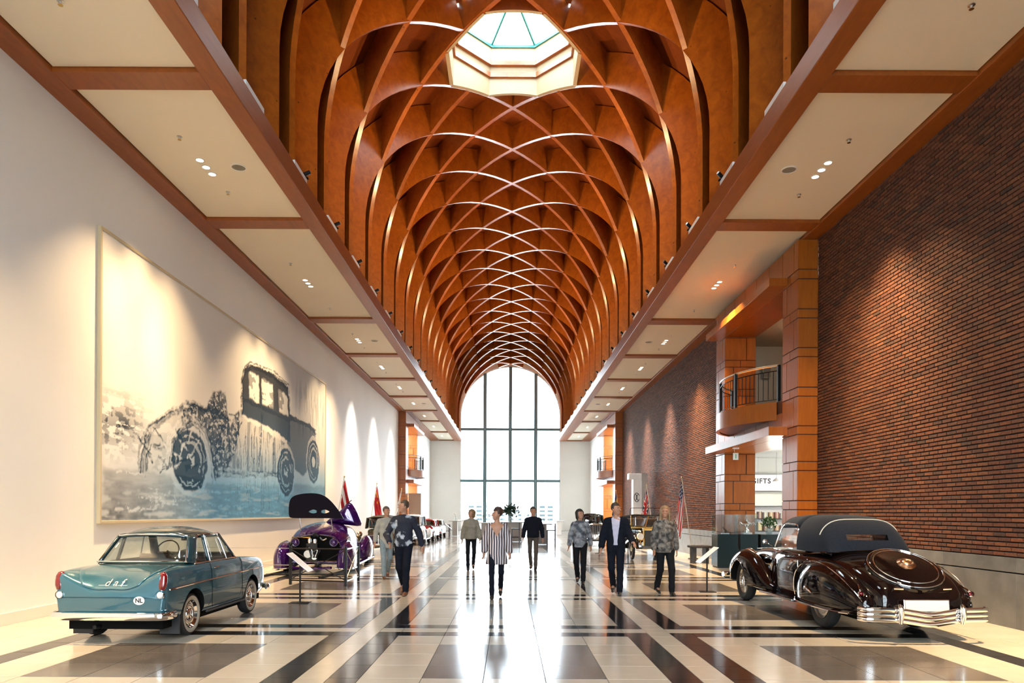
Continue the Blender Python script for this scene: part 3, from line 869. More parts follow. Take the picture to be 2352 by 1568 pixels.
def lay(mask, amount):
    global ink
    ink = np.clip(ink + mask * amount * (1 - ink * .5), 0, 1)
def lift(mask, amount):
    global ink
    ink = ink * (1 - np.clip(mask * amount, 0, 1))
lay(soft(inside(PIC['ground']), 8), .62 * np.clip(.15 + n_hor * .9, 0, 1))
lay(np.clip(1.15 - gv / .95, 0, 1) * np.clip(1.4 - gu / 3.0, 0, 1), .5 * n_mid * 2)
lift(soft(((n_hor > .60) & (gv < 1.05)).astype(float), 2) * np.clip(1.2 - gv, 0, 1), .65)
lift(soft((n_mid > .60).astype(float), 3) * (gv < 1.4) * np.clip(1.6 - gu / 3, 0, 1), .6)
sc = np.clip(1 - np.abs(gv - 1.65 - .1 * gu) / .75, 0, 1) * np.clip(1.7 - gu / 1.1, 0, 1)
lay(sc * (n_hor > .52), .55); lay(sc * (n_fine > .56), .6)
for nm, a in (('fender_fill', .30), ('mass', .92), ('body', .20), ('rearbody', .86)): lay(soft(inside(PIC[nm]), 3), a * (np.clip(.5 + n_fine, 0, 1) if nm != 'rearbody' else 1))
lift(inside(PIC['mass']) * (n_grain > .60), .75)
lift(inside(PIC['fender_fill']) * (n_mid > .53), .5)
lay(inside(PIC['body']) * (n_str > .56), .45)
lay(soft(inside(PIC['cab']), 2), .97)
for nm in ('win1', 'win2', 'win3'):
    lift(soft(inside(PIC[nm]), 3), .86); lay(inside(PIC[nm]) * (n_mid > .58), .55)
def wheel_ink(nm):
    c, ex, ey = PIC[nm]; rx = abs(ex[0] - c[0]); ry = abs(ey[1] - c[1])
    r = np.hypot((U - c[0]) / rx, (V - c[1]) / ry)
    lift((r < 1.22) & (r > 1.02), .6); lay(soft((r < 1.03).astype(float), 2), .95)
    lift(((np.abs(r - .62) < .06) | (np.abs(r - .84) < .035)) * (n_mid > .42), .6); lift((r < .26) * (n_mid > .42), .85)
for nm in ('w1', 'w2', 'w3'): wheel_ink(nm)
# loose hatching, highlights and drips that break up the large shapes
_h = np.random.RandomState(21)
for _ in range(70):
    x = 1.5 + 4.6 * _h.rand(); y = 1.0 + min(1.6, .25 + .45 * (x - 1.2)) * _h.rand(); a = _h.rand() * 3.1; L = .15 + .5 * _h.rand()
    (lay if _h.rand() < .6 else lift)(np.clip(1.3 - dist([(x, y), (x + L * math.cos(a), y + L * math.sin(a) * .7)]) / .03, 0, 1) * n_grain * 1.6, .8)
for _ in range(46):
    x, y = 5.8 + 4.2 * _h.rand(), 1.1 + 1.4 * _h.rand(); L = .3 + .9 * _h.rand()
    lay(np.clip(1.3 - dist([(x, y), (x + .04 * _h.randn(), y - L)]) / .022, 0, 1) * n_grain * 1.5, .55)
for _ in range(60):
    x, y = .3 + 14 * _h.rand(), .1 + 1.0 * _h.rand(); L = .3 + .9 * _h.rand()
    lift(np.clip(1.3 - dist([(x, y), (x + L, y + .06 * _h.randn())]) / .03, 0, 1) * (n_grain > .48), .75)
for nm, w in (('fender_top', .10), ('fender_arc', .07), ('cabline', .09), ('beltline', .05), ('sill', .09), ('doorline', .05), ('rail', .08)): lay(stroke(PIC[nm], w), .9)
lift(stroke([(p[0] - .16, p[1] + .12) for p in PIC['fender_arc']], .09), .75)
lift(stroke(PIC['board'], .14) * (n_str > .4), .85)
rain = np.clip((gu - 10.5) / 1.5, 0, 1) * np.clip((gv - 2.6) / 1.2, 0, 1) * np.clip((4.7 - gv) * 2, 0, 1)
lay(rain * (n_str > .55), .38)
low = np.clip((2.4 - gv) / 2.2, 0, 1)
blue = np.clip(.15 + gu / 5.5, 0, 1) * np.clip((3.4 - gv) / 1.8, 0, 1)
paper = np.stack([.80 - .05 * n_big, .76 - .03 * n_big, .69 + 0 * n_big], -1) * (1 - .10 * blue[..., None])
paper = paper * (1 - .28 * np.clip(gu / 9 - .25, 0, 1)[..., None] * np.array([1.0, .85, .70])) * (.93 + .14 * n_big[..., None])
char = np.array([.012, .013, .017]) * (1 - blue[..., None]) + np.array([.008, .050, .105]) * blue[..., None]
wash = blue * np.clip(low * 1.3, 0, 1) * .85
paper = paper * (1 - wash[..., None]) + np.array([.060, .340, .640]) * wash[..., None] * (.85 + .3 * n_str[..., None])
rgb = paper * (1 - ink[..., None]) + char * ink[..., None]
lf = np.clip((n_hor - .62) * 8, 0, 1) * np.clip(1 - gv / 1.0, 0, 1)
rgb = rgb * (1 - .5 * lf[..., None]) + np.array([.55, .60, .62]) * .5 * lf[..., None]
P = thing('wall_painting', 'huge framed charcoal and blue painting of a vintage car on the white wall', 'painting', (-7.12, 12.1, 1.44))
pv = np.stack([np.full(gu.size, .05), gu.ravel(), gv.ravel()], -1)
idx = np.arange(NU * NV).reshape(NV, NU)
pf = np.stack([idx[:-1, :-1], idx[:-1, 1:], idx[1:, 1:], idx[1:, :-1]], -1).reshape(-1, 4)
me = bpy.data.meshes.new('canvas')
me.vertices.add(len(pv)); me.vertices.foreach_set('co', pv.astype(np.float32).ravel())
me.loops.add(pf.size); me.loops.foreach_set('vertex_index', pf.astype(np.int32).ravel())
me.polygons.add(len(pf)); me.polygons.foreach_set('loop_start', np.arange(0, pf.size, 4, dtype=np.int32))
me.update(calc_edges=True)
ca = me.color_attributes.new('print', 'FLOAT_COLOR', 'POINT')
ca.data.foreach_set('color', np.concatenate([rgb.reshape(-1, 3), np.ones((gu.size, 1))], 1).astype(np.float32).ravel())
m, nt, b = nodes_of('canvas_print'); an = nt.nodes.new('ShaderNodeAttribute'); an.attribute_name = 'print'
nt.links.new(an.outputs['Color'], b.inputs['Base Color']); b.inputs['Roughness'].default_value = .7; b.inputs['Specular IOR Level'].default_value = .12
obj('canvas', me, m, P)
FRM = mat('frame_wood', (.50, .42, .27), .5)
MB().box(0, .048, 0, PW, 0, PH).build('stretcher_board', FRM, P)
for r in ((0, .07, -.05, 0, -.05, PH + .05), (0, .07, PW, PW + .05, -.05, PH + .05), (0, .07, 0, PW, PH, PH + .05), (0, .07, 0, PW, -.05, 0)): MB().box(*r).build('frame_rail', FRM, P, bevel=.005)
# ================================================================== VEHICLE TOOLS
def cat(P, per=6, closed=False):
    """Catmull-Rom through a list of tuples"""
    P = [np.array(p, float) for p in P]; n = len(P); out = []
    rng = range(n if closed else n - 1)
    for i in rng:
        p1, p2 = P[i], P[(i + 1) % n]
        p0 = P[i - 1] if (closed or i > 0) else 2 * p1 - p2
        p3 = P[(i + 2) % n] if (closed or i + 2 < n) else 2 * p2 - p1
        for k in range(per):
            t = k / per
            out.append(tuple(.5 * ((2 * p1) + (-p0 + p2) * t + (2 * p0 - 5 * p1 + 4 * p2 - p3) * t * t + (-p0 + 3 * p1 - 3 * p2 + p3) * t ** 3)))
    if not closed: out.append(tuple(P[-1]))
    return out
def half_loft(stations, per_s=4, per_y=4):
    """stations: (y, [(x, z), ...]) half sections from bottom centre to top centre; returns full rows of points, mirrored"""
    secs = []
    for y, pts in stations:
        s = cat(pts, per_s); s = [(max(p[0], 0.0), y, p[1]) for p in s]; secs.append(s)
    cols = [cat([s[k] for s in secs], per_y) for k in range(len(secs[0]))]
    rows = []
    for i in range(len(cols[0])):
        h = [cols[k][i] for k in range(len(cols))]
        rows.append(h + [(-p[0], p[1], p[2]) for p in reversed(h[1:-1])])
    return rows
def rows_mesh(mb, rows, cap=True):
    mb.grid(rows, close_u=True); n = len(rows[0]); 
    if cap: mb.add(rows[0], [tuple(range(n))]); mb.add(rows[-1], [tuple(reversed(range(n)))])
    return mb
def ring_loft(rings, per_r=3, per_y=4):
    """closed rings of control points [(x,y,z)...] lofted along the list"""
    R = [cat(r, per_r, True) for r in rings]
    cols = [cat([r[k] for r in R], per_y) for k in range(len(R[0]))]
    return [[c[i] for c in cols] for i in range(len(cols[0]))]
def top_z(row, x):
    h = row[:len(row) // 2 + 1]; best = None
    for a, b in zip(h[:-1], h[1:]):
        if (a[0] - x) * (b[0] - x) <= 0 and abs(a[0] - b[0]) > 1e-6:
            t = (x - a[0]) / (b[0] - a[0]); z = a[2] + t * (b[2] - a[2])
            if best is None or z > best: best = z
    return best if best is not None else h[-1][2]
def apply_mods(o):
    dg = bpy.context.evaluated_depsgraph_get(); dg.update()
    me = bpy.data.meshes.new_from_object(o.evaluated_get(dg)); o.modifiers.clear(); old = o.data; o.data = me; bpy.data.meshes.remove(old)
    return o
WELL = mat('wheel_well', (.004, .004, .004), .9, spec=.1)
def cut(o, boxes):
    """subtract helper solids (MB) from a closed mesh; the cut faces take the dark well material"""
    hs = []
    for mb in boxes:
        h = mb.build('cutter', WELL); hs.append(h)
        md = o.modifiers.new('cut', 'BOOLEAN'); md.operation = 'DIFFERENCE'; md.solver = 'EXACT'; md.object = h; md.material_mode = 'TRANSFER'
        h.parent = o.parent
    apply_mods(o)
    for h in hs: bpy.data.objects.remove(h)
    return o
def smooth(o, ang=35):
    o.data.shade_smooth(); o.data.set_sharp_from_angle(angle=rad(ang)); return o
def wheel(car, x, y, r, w, side, rim=CHROME, wall=None, hub=None, spokes=0, rim_r=.62):
    """tyre with rim and hub cap; side +1 = outer face towards +x"""
    T = MB(); s = side; hw = w / 2
    prof = [(r * rim_r, -hw * .7), (r * .80, -hw), (r * .93, -hw * .92), (r * .99, -hw * .6), (r, 0), (r * .99, hw * .6), (r * .93, hw * .92), (r * .80, hw), (r * rim_r, hw * .7)]
    T.lathe(prof, (0, 0, 0), 32, 'x'); t = T.build('wheel', RUBBER, car, smooth=True, angle=50); t.location = (x, y, r)
    if wall: MB().lathe([(r * .66, s * hw * .86), (r * .74, s * hw * 1.02), (r * .82, s * hw * 1.02), (r * .86, s * hw * .98)], (0, 0, 0), 32, 'x').build('sidewall_band', wall, t, smooth=True)
    if spokes:
        m_ = MB()
        for k in range(spokes):
            a = 2 * PI * k / spokes
            m_.tube([(s * hw * .3, .1 * r * math.cos(a), .1 * r * math.sin(a)), (s * hw * .35, r * rim_r * math.cos(a + .1), r * rim_r * math.sin(a + .1))], .011 if spokes > 14 else .02, 5, mi=0)
        m_.build('spokes', rim, t)
        MB().lathe([(r * rim_r * 1.04, -hw * .7), (r * rim_r * .92, -hw * .3), (r * rim_r * .92, hw * .3), (r * rim_r * 1.04, hw * .7)], (0, 0, 0), 28, 'x').build('rim', rim, t, smooth=True)
    else:
        MB().lathe([(0, s * hw * .35), (r * .30, s * hw * .40), (r * .46, s * hw * .62), (r * .56, s * hw * .45), (r * rim_r * 1.02, s * hw * .88)], (0, 0, 0), 30, 'x').build('rim', rim, t, smooth=True, angle=60)
    MB().lathe([(r * .30, s * hw * .4), (r * .27, s * hw * .72), (r * .16, s * hw * .9), (0, s * hw * .95)], (0, 0, 0), 22, 'x').build('hub_cap', hub or CHROME, t, smooth=True, angle=60)
    return t
def patch(name, pts4, material, parent, thick=.02, nu=6, nv=6, bulge=(0, 0, 0), smooth_=True):
    """bilinear four-cornered sheet, bulged in the middle, with thickness"""
    a, b, c, d = [np.array(p, float) for p in pts4]; bl = np.array(bulge, float); rows = []
    for i in range(nv + 1):
        v = i / nv; r = []
        for k in range(nu + 1):
            u = k / nu; p = (a * (1 - u) + b * u) * (1 - v) + (d * (1 - u) + c * u) * v + bl * (16 * u * (1 - u) * v * (1 - v) * .5 + .5 * 4 * u * (1 - u))
            r.append(tuple(p))
        rows.append(r)
    o = MB().grid(rows).build(name, material, parent, smooth='all')
    if thick:
        md = o.modifiers.new('thick', 'SOLIDIFY'); md.thickness = thick; md.offset = 0
    return o
def paint(name, col, rough=.25, flake=0.0, coat=1.0, spec=.5):
    m = mat(name, col, rough, flake, spec, coat)
    return m
# ================================================================== THE TEAL SALOON (left foreground)
TEALPAINT = paint('teal_paint', (0.030, 0.125, 0.170), .20, .25)
TEALROOF = paint('dark_teal_paint', (0.014, 0.042, 0.055), .16, .15)
INTERIOR = mat('car_interior', (0.05, 0.042, 0.035), .7)
CREAMWALL = mat('tyre_sidewall', (.42, .38, .30), .6)
REDLENS = mat('red_lens', (.16, .004, .006), .12, coat=1)
WHITELENS = mat('white_lens', (.75, .74, .70), .15, coat=1)
def teal_saloon():
    C = thing('saloon_car', 'small teal two-door saloon car with darker roof and chrome rear bumper', 'car', (-4.83, 10.2, 0), rad(-.6))
    st = []
    for y, w, zb, zs, zc in ((-1.735, .66, .37, .77, .635), (-1.725, .675, .335, .82, .655), (-1.69, .69, .30, .862, .70), (-1.58, .702, .265, .885, .785), (-1.40, .712, .25, .898, .865),
                             (-1.1, .72, .25, .908, .922), (-.5, .722, .25, .915, .938), (.4, .722, .25, .915, .938), (.8, .716, .25, .905, .925), (1.3, .70, .25, .875, .885), (1.55, .685, .26, .835, .84),
                             (1.68, .66, .30, .78, .78), (1.74, .60, .38, .70, .69)):
        st.append((y, [(0, zb), (.80 * w, zb), (.95 * w, zb + .05), (w * .995, zb + .2), (w, .56), (w * .985, zs - .13), (w * .955, zs - .035), (w * .90, zs), (w * .62, zs * .45 + zc * .55), (w * .3, zc - .003), (0, zc)]))
    rows = half_loft(st, 4, 5)
    body = rows_mesh(MB(), rows).build('body', [TEALPAINT], C)
    body.data.materials.append(WELL)
    cuts = []
    for y in (-1.0, 1.05):
        for s in (-1, 1): cuts.append(MB().cyl((s * .40 if s > 0 else -.95, y, .285), .325, .55, 28, 'x'))
    cut(body, cuts); smooth(body, 40)
    # boot lid: raised patch following the tail
    lr = []
    for r in rows:
        y = r[0][1]
        if -1.722 <= y <= -1.04:
            t = min(1, max(0, (y + 1.72) / .35)); lim = .36 + .18 * min(1, t * 1.4) ** .7
            lr.append([(u / 10 * lim, y - .008 * (1 - t), top_z(r, abs(u / 10 * lim)) + .009) for u in range(-10, 11)])
    o = MB().grid(lr).build('boot_lid', TEALPAINT, C, smooth='all'); md = o.modifiers.new('t', 'SOLIDIFY'); md.thickness = .012
    # greenhouse
    rf = []
    for i in range(15):
        v = i / 14; r = []
        yc = .235 - .965 * v; hw = .478 + .075 * math.sin(PI * min(max((v - .0) / 1.0, 0), 1)) ** .55
        cr = 1.285 + .118 * math.sin(PI * (v * .94 + .03)) ** .55
        for k in range(19):
            u = -1 + k / 9; bow = (1 - u * u); e = abs(u) ** 2.8
            z = 1.272 * e + cr * (1 - e) - (.02 if v in (0, 1) else 0) * (1 - e)
            r.append((hw * u, yc + (.05 if v < .5 else -.05) * bow * abs(2 * v - 1) ** 2, z))
        rf.append(r)
    o = MB().grid(rf).build('roof', TEALROOF, C, smooth='all'); md = o.modifiers.new('t', 'SOLIDIFY'); md.thickness = .03; md.offset = -1
    for s in (-1, 1):
        RB, RT = (s * .585, -1.0, .938), (s * .47, -.70, 1.285); SB, ST = (s * .662, -.86, .922), (s * .548, -.60, 1.283)
        WB, WT = (s * .585, .56, .932), (s * .468, .215, 1.285); AB, AT = (s * .66, .44, .922), (s * .54, .12, 1.283)
        patch('rear_pillar', (RB, SB, ST, RT), TEALROOF, C, .04, 5, 6, (s * .015, -.012, .0))
        patch('windscreen_pillar', (AB, WB, WT, AT), TEALROOF, C, .035, 3, 6, (s * .008, .006, 0))
        patch('door_pillar', ((s * .664, -.485, .92), (s * .664, -.435, .92), (s * .553, -.415, 1.288), (s * .553, -.46, 1.288)), TEALROOF, C, .03, 2, 4)
        patch('vent_bar', ((s * .664, .115, .92), (s * .664, .13, .92), (s * .55, .045, 1.288), (s * .55, .03, 1.288)), CHROME, C, .018, 2, 4)
        patch('side_glass', (SB, (s * .664, -.485, .92), (s * .553, -.46, 1.285), ST), CARGLASS, C, .006, 4, 4)
        patch('side_glass', ((s * .664, -.435, .92), (s * .664, .115, .92), (s * .55, .03, 1.285), (s * .553, -.415, 1.285)), CARGLASS, C, .006, 4, 4)
        patch('side_glass', ((s * .664, .13, .92), AB, AT, (s * .55, .045, 1.285)), CARGLASS, C, .006, 4, 4)
        fr = cat([(s * .668, -.86, .925), (s * .672, -.80, .925), (s * .668, .40, .925), (s * .664, .445, .927), (s * .55, .13, 1.272), (s * .55, .06, 1.292), (s * .562, -.2, 1.296), (s * .556, -.52, 1.29), (s * .566, -.62, 1.262), (s * .628, -.79, 1.03)], 4, True)
        MB().tube(fr, .008, 6, True).build('window_trim', CHROME, C, smooth=True)
        # side mouldings and door seams
        MB().tube([(s * .722, -1.66, .66), (s * .727, -1.2, .672), (s * .727, 0, .69), (s * .722, .9, .70), (s * .70, 1.5, .70)], .010, 6).build('side_moulding', CHROME, C, smooth=True)
        for yy in (-.47, .60): MB().tube([(s * .722, yy, .30), (s * .7235, yy, .56), (s * .714, yy, .80), (s * .69, yy, .885), (s * .665, yy, .918)], .0035, 4).build('door_seam', WELL, C)
        MB().tube([(s * .72, -.42, .835), (s * .742, -.40, .838), (s * .742, -.30, .842), (s * .72, -.28, .84)], .009, 6).build('door_handle', CHROME, C, smooth=True)
        MB().box(min(s * .70, s * .722), max(s * .70, s * .722), -.63, .72, .245, .272).build('sill_strip', BLACKPLASTIC, C)
        # lamps
        lamp = MB(); lamp.lathe([(0, -.115), (.035, -.105), (.05, -.05), (.052, .0), (.048, .06), (.03, .105), (0, .118)], (0, 0, 0), 18)
        o = lamp.build('tail_lamp', REDLENS, C, smooth=True, angle=80); o.location = (s * .645, -1.695, .765); o.rotation_euler = (rad(-9), 0, rad(-s * 8)); o.scale = (1.25, .8, 1)
        o = MB().sphere((0, 0, 0), .042, 16, 10, (1, .5, 1)).build('reflector_lamp', WHITELENS, C, smooth='all'); o.location = (s * .635, -1.735, .60)
        MB().lathe([(.052, -.01), (.055, 0), (.044, .012), (.042, 0)], (s * .635, -1.732, .60), 18, 'y').build('lamp_bezel', CHROME, C, smooth=True)
        MB().box(min(s * .44, s * .70), max(s * .44, s * .70), -1.37, -1.35, .075, .32).build('mud_flap', BLACKPLASTIC, C)
    patch('rear_glass', ((-.585, -1.0, .938), (.585, -1.0, .938), (.47, -.70, 1.28), (-.47, -.70, 1.28)), CARGLASS, C, .006, 8, 6, (0, -.05, .02))
    patch('windscreen', ((-.585, .56, .932), (.585, .56, .932), (.468, .215, 1.28), (-.468, .215, 1.28)), CARGLASS, C, .006, 8, 6, (0, .05, .02))
    fr = cat([(-.56, -1.01, .952), (0, -1.065, .955), (.56, -1.01, .952), (.592, -.985, .975), (.488, -.725, 1.255), (.45, -.725, 1.283), (0, -.775, 1.30), (-.45, -.725, 1.283), (-.488, -.725, 1.255), (-.592, -.985, .975)], 5, True)
    MB().tube(fr, .011, 6, True).build('rear_window_trim', CHROME, C, smooth=True)
    # cabin
    MB().box(-.60, .60, -.95, .50, .925, .948).build('cabin_tray', INTERIOR, C)
    MB().box(-.58, .58, .36, .54, .94, 1.0).build('dashboard', INTERIOR, C, bevel=.02)
    for x in (-.28, .28): MB().box(x - .2, x + .2, -.24, -.14, .94, 1.01).build('seat_back', INTERIOR, C, bevel=.03)
    a = [(-.28 + .175 * math.cos(t), .20 + .175 * math.sin(t) * .42, 1.02 + .175 * math.sin(t) * .9) for t in [2 * PI * k / 28 for k in range(28)]]
    MB().tube(a, .010, 6, True).build('steering_wheel', INTERIOR, C, smooth=True)
    MB().tube([(-.28, .20, 1.02), (-.28, .38, .96)], .016, 8).build('steering_column', INTERIOR, C)
    MB().lathe([(0, 0), (.07, .0), (.06, .03), (0, .05)], (-.06, .30, 1.0), 16).build('instrument_pod', mat('pod', (.12, .09, .05), .3), C, smooth=True)
    MB().box(-.06, .06, .18, .2, 1.18, 1.23).build('mirror', BLACKPLASTIC, C, bevel=.008)
    # bumpers
    bp = [(-.728, -1.55, .35), (-.735, -1.68, .35), (-.66, -1.775, .35), (-.3, -1.80, .35), (0, -1.805, .35), (.3, -1.80, .35), (.66, -1.775, .35), (.735, -1.68, .35), (.735, -1.55, .35)]
    MB().tube(cat(bp, 4), .048, 12, sx=.55, sy=1.0).build('rear_bumper', CHROME, C, smooth=True)
    fb = [(x, -y * 1.0 + .0, .36) for x, y, z in bp]
    MB().tube(cat([(x, y + .02, z) for x, y, z in fb], 4), .045, 10, sx=.55, sy=1.0).build('front_bumper', CHROME, C, smooth=True)
    MB().box(-.60, .60, -1.6, 1.6, .17, .30).build('underbody', WELL, C)
    MB().tube([(-.2, -1.2, .20), (-.2, -1.72, .21)], .025, 8).build('exhaust_pipe', BLACKMETAL, C)
    for y in (-1.0, 1.05):
        for s in (-1, 1): wheel(C, s * .61, y, .275, .15, s, CHROME, CREAMWALL)
    # lettering and country plate
    text('d a f', .135, (.02, -1.674, .738), (rad(60), 0, 0), CHROME, 'lettering', C, .004, shear=.35, space=1.0, bold=.001)
    MB().tube([(-.17, -1.684, .712), (.21, -1.684, .712)], .004, 5).build('lettering_bar', CHROME, C)
    pl = MB(); pl.cyl((0, 0, 0), .07, .006, 28, 'y'); o = pl.build('country_plate', mat('badge_white', (.8, .8, .78), .4), C); o.location = (.375, -1.745, .535); o.scale = (1, 1, .72)
    text('NL', .075, (.375, -1.747, .535), (PI / 2, 0, 0), BLACKPLASTIC, 'lettering', C, .001, bold=.002)
    C.scale = (.955, 1, 1)
    return C
teal_saloon()
# ================================================================== THE BLACK CABRIOLET (right foreground)
BLACKPAINT = paint('black_maroon_paint', (0.0045, 0.0022, 0.0022), .05, 0, 0.0, .5)
HOODCLOTH = mat('blue_grey_cloth', (0.006, 0.010, 0.019), .85, noise=.25, nscale=40, bump=.15, bscale=220, sheen=.05, spec=.2)
def black_cabriolet():
    C = thing('cabriolet_car', 'black streamlined cabriolet with raised blue-grey soft top and round spare wheel cover', 'car', (5.10, 10.07, 0), rad(1.0))
    st = []
    for y, w, zb, zt in ((-1.26, .40, .36, .50), (-1.23, .50, .32, .62), (-1.14, .57, .30, .745), (-.9, .635, .29, .885), (-.6, .67, .28, .985), (-.3, .69, .28, 1.04), (0, .705, .28, 1.07), (.4, .715, .28, 1.085), (1.1, .71, .28, 1.08),
                         (1.9, .64, .28, 1.065), (2.4, .50, .30, 1.04), (3.2, .38, .34, .99), (3.75, .30, .36, .93), (3.86, .22, .40, .86)):
        h = zt - zb
        st.append((y, [(0, zb), (.8 * w, zb), (w * .97, zb + .10 * h), (w, zb + .35 * h), (w * .965, zb + .65 * h), (w * .84, zb + .875 * h), (w * .5, zb + .972 * h), (0, zt)]))
    rows = half_loft(st, 5, 5)
    rows_mesh(MB(), rows).build('body', BLACKPAINT, C, smooth=True, angle=50)
    # fenders
    def fender(s, data, name):
        rings = []
        for y, a, ztop, zbot, xc in data:
            zm = (ztop + zbot) / 2; h = ztop - zbot; b = a * .82 if s else a
            rings.append([(s * (xc - a), y, zbot + .1 * h), (s * (xc - a * .2), y, zbot), (s * (xc + a * .82), y, zbot), (s * (xc + a), y, zbot + .3 * h), (s * (xc + a * .93), y, zbot + .66 * h), (s * (xc + a * .5), y, zbot + .93 * h), (s * (xc - a * .1), y, ztop), (s * (xc - a * .8), y, zbot + .78 * h)])
        R = ring_loft(rings, 4, 5); mb = rows_mesh(MB(), R)
        return mb.build(name, BLACKPAINT, C), R
    for s in (-1, 1):
        o, R = fender(s, [(-1.16, .05, .46, .35, .60), (-1.10, .12, .58, .325, .61), (-.85, .185, .745, .315, .62), (-.45, .215, .895, .31, .63), (-.05, .222, .955, .31, .635), (.30, .215, .915, .31, .635), (.55, .19, .78, .31, .625), (.68, .13, .62, .31, .61), (.73, .05, .46, .33, .60)], 'rear_fender')
        smooth(o, 60)
        # chrome edge of the wheel spat
        e = [(s * .845, -1.06, .345), (s * .856, -.6, .318), (s * .862, 0, .312), (s * .85, .5, .318), (s * .79, .70, .35)]
        MB().tube(cat(e, 4), .013, 6).build('spat_trim', CHROME, C, smooth=True)
        e = [(s * .76, .735, .36), (s * .80, .71, .52), (s * .82, .60, .74), (s * .80, .36, .895), (s * .795, .05, .935), (s * .79, -.35, .89), (s * .77, -.75, .755), (s * .72, -1.05, .57), (s * .68, -1.14, .46)]
        MB().tube(cat(e, 5), .007, 6).build('fender_bead', CHROME, C, smooth=True)
        MB().tube(cat([(s * .858, .20, .53), (s * .868, .14, .555), (s * .868, .06, .53), (s * .864, -.04, .49)], 4), [.022] * 6 + [.018] * 4 + [.012] * 3, 8).build('spat_handle', CHROME, C, smooth=True)
        o, R = fender(s, [(1.86, .06, .40, .315, .62), (2.0, .10, .46, .31, .63), (2.3, .155, .66, .315, .64), (2.7, .185, .87, .32, .655), (3.13, .19, .945, .33, .66), (3.5, .18, .87, .36, .655), (3.75, .14, .72, .42, .64), (3.86, .06, .60, .48, .63)], 'front_fender')
        o.data.materials.append(WELL)
        cut(o, [MB().cyl((.53 if s > 0 else -1.0, 3.13, .36), .385, .47, 36, 'x'), MB().box(*sorted((s * .53, s * 1.0)), 3.13, 3.5, 0, .36)]); smooth(o, 50)
        e = [(s * (.66 + .175), 3.13 + .39 * math.cos(t), .36 + .39 * math.sin(t)) for t in [PI * (.0 + k / 20) for k in range(22)]]
        MB().tube(e, .010, 6).build('fender_bead', CHROME, C, smooth=True)
        e = [(s * .80, 2.76, .335), (s * .79, 2.3, .325), (s * .74, 1.95, .315)]
        MB().tube(e, .010, 6).build('fender_bead', CHROME, C, smooth=True)
        MB().box(*sorted((s * .58, s * .83)), .66, 2.06, .275, .315).build('running_board', BLACKPAINT, C, bevel=.012)
        for z in (.283, .30): MB().tube([(s * .834, .70, z), (s * .834, 2.0, z)], .008, 6).build('running_board_trim', CHROME, C, smooth=True)
        # door seams, handle, hinge
        for yy in (.80, 1.72): MB().tube([(s * .69, yy, .33), (s * .715 if yy < 1 else s * .668, yy, .56), (s * .693 if yy < 1 else s * .648, yy, .80), (s * .61 if yy < 1 else s * .57, yy, .975)], .004, 4).build('door_seam', WELL, C)
        MB().tube([(s * .675, .88, .88), (s * .715, .90, .885), (s * .715, 1.02, .885)], .011, 6).build('door_handle', CHROME, C, smooth=True)
        MB().tube([(s * .712, .77, .90), (s * .712, .77, .80)], .014, 6).build('hinge', CHROME, C, smooth=True)
        MB().tube(cat([(s * .70, .75, .985), (s * .62, 1.9, 1.02), (s * .45, 2.5, 1.01), (s * .28, 3.6, .94)], 5), .008, 6).build('waist_moulding', CHROME, C, smooth=True)
        wheel(C, s * .66, 3.13, .365, .16, s, mat('spoke_grey', (.55, .54, .50), .25, .9), None, CHROME, 28, .64)
        wheel(C, s * .64, 0, .365, .16, s, mat('spoke_grey', (.55, .54, .50), .25, .9), None, CHROME, 0, .64)
        # lamps
        MB().sphere((s * .70, -1.085, .60), .028, 12, 8).build('tail_lamp', REDLENS, C, smooth='all')
        MB().lathe([(.04, -.02), (.046, 0), (.036, .03)], (s * .70, -1.10, .60), 14, 'y').build('lamp_bezel', CHROME, C, smooth=True)
        MB().tube([(s * .70, -1.07, .64), (s * .66, -.95, .70)], .010, 6).build('lamp_stem', CHROME, C, smooth=True)
        MB().sphere((s * .46, 3.55, .82), .13, 18, 12, (1, 1.3, 1)).build('headlamp', CHROME, C, smooth='all')
        # bonnet-lid handles on the tail
        MB().tube([(s * .36, -1.20, .665), (s * .36, -1.24, .68), (s * .25, -1.25, .675)], .011, 6).build('boot_handle', CHROME, C, smooth=True)
    # spare wheel cover lying on the tail
    tilt = Matrix.Rotation(rad(29), 4, 'X')
    cov = MB().lathe([(.475, -.09), (.47, .0), (.455, .035), (.42, .05), (.40, .045), (.36, .06), (.2, .085), (0, .095)], n=48).build('spare_wheel_cover', BLACKPAINT, C, smooth=True, angle=60)
    cov.matrix_basis = Matrix.Translation((0, -.84, .885)) @ tilt
    for r_, z_, rr in ((.455, .036, .008), (.385, .055, .008)):
        MB().tube([(r_ * math.cos(2 * PI * k / 48), r_ * math.sin(2 * PI * k / 48), z_) for k in range(48)], rr, 6, True).build('cover_ring', CHROME, cov, smooth=True)
    MB().lathe([(.12, .07), (.115, .10), (.085, .125), (.06, .118), (.04, .13), (0, .13)], n=24).build('cover_badge', mat('bronze_badge', (.62, .36, .20), .25, 1), cov, smooth=True, angle=40)
    MB().tube([(.075 * math.cos(2 * PI * k / 16), .075 * math.sin(2 * PI * k / 16), .128) for k in range(16)], .008, 5, True).build('badge_ring', CHROME, cov, smooth=True)
    # soft top
    N = 15; up = []
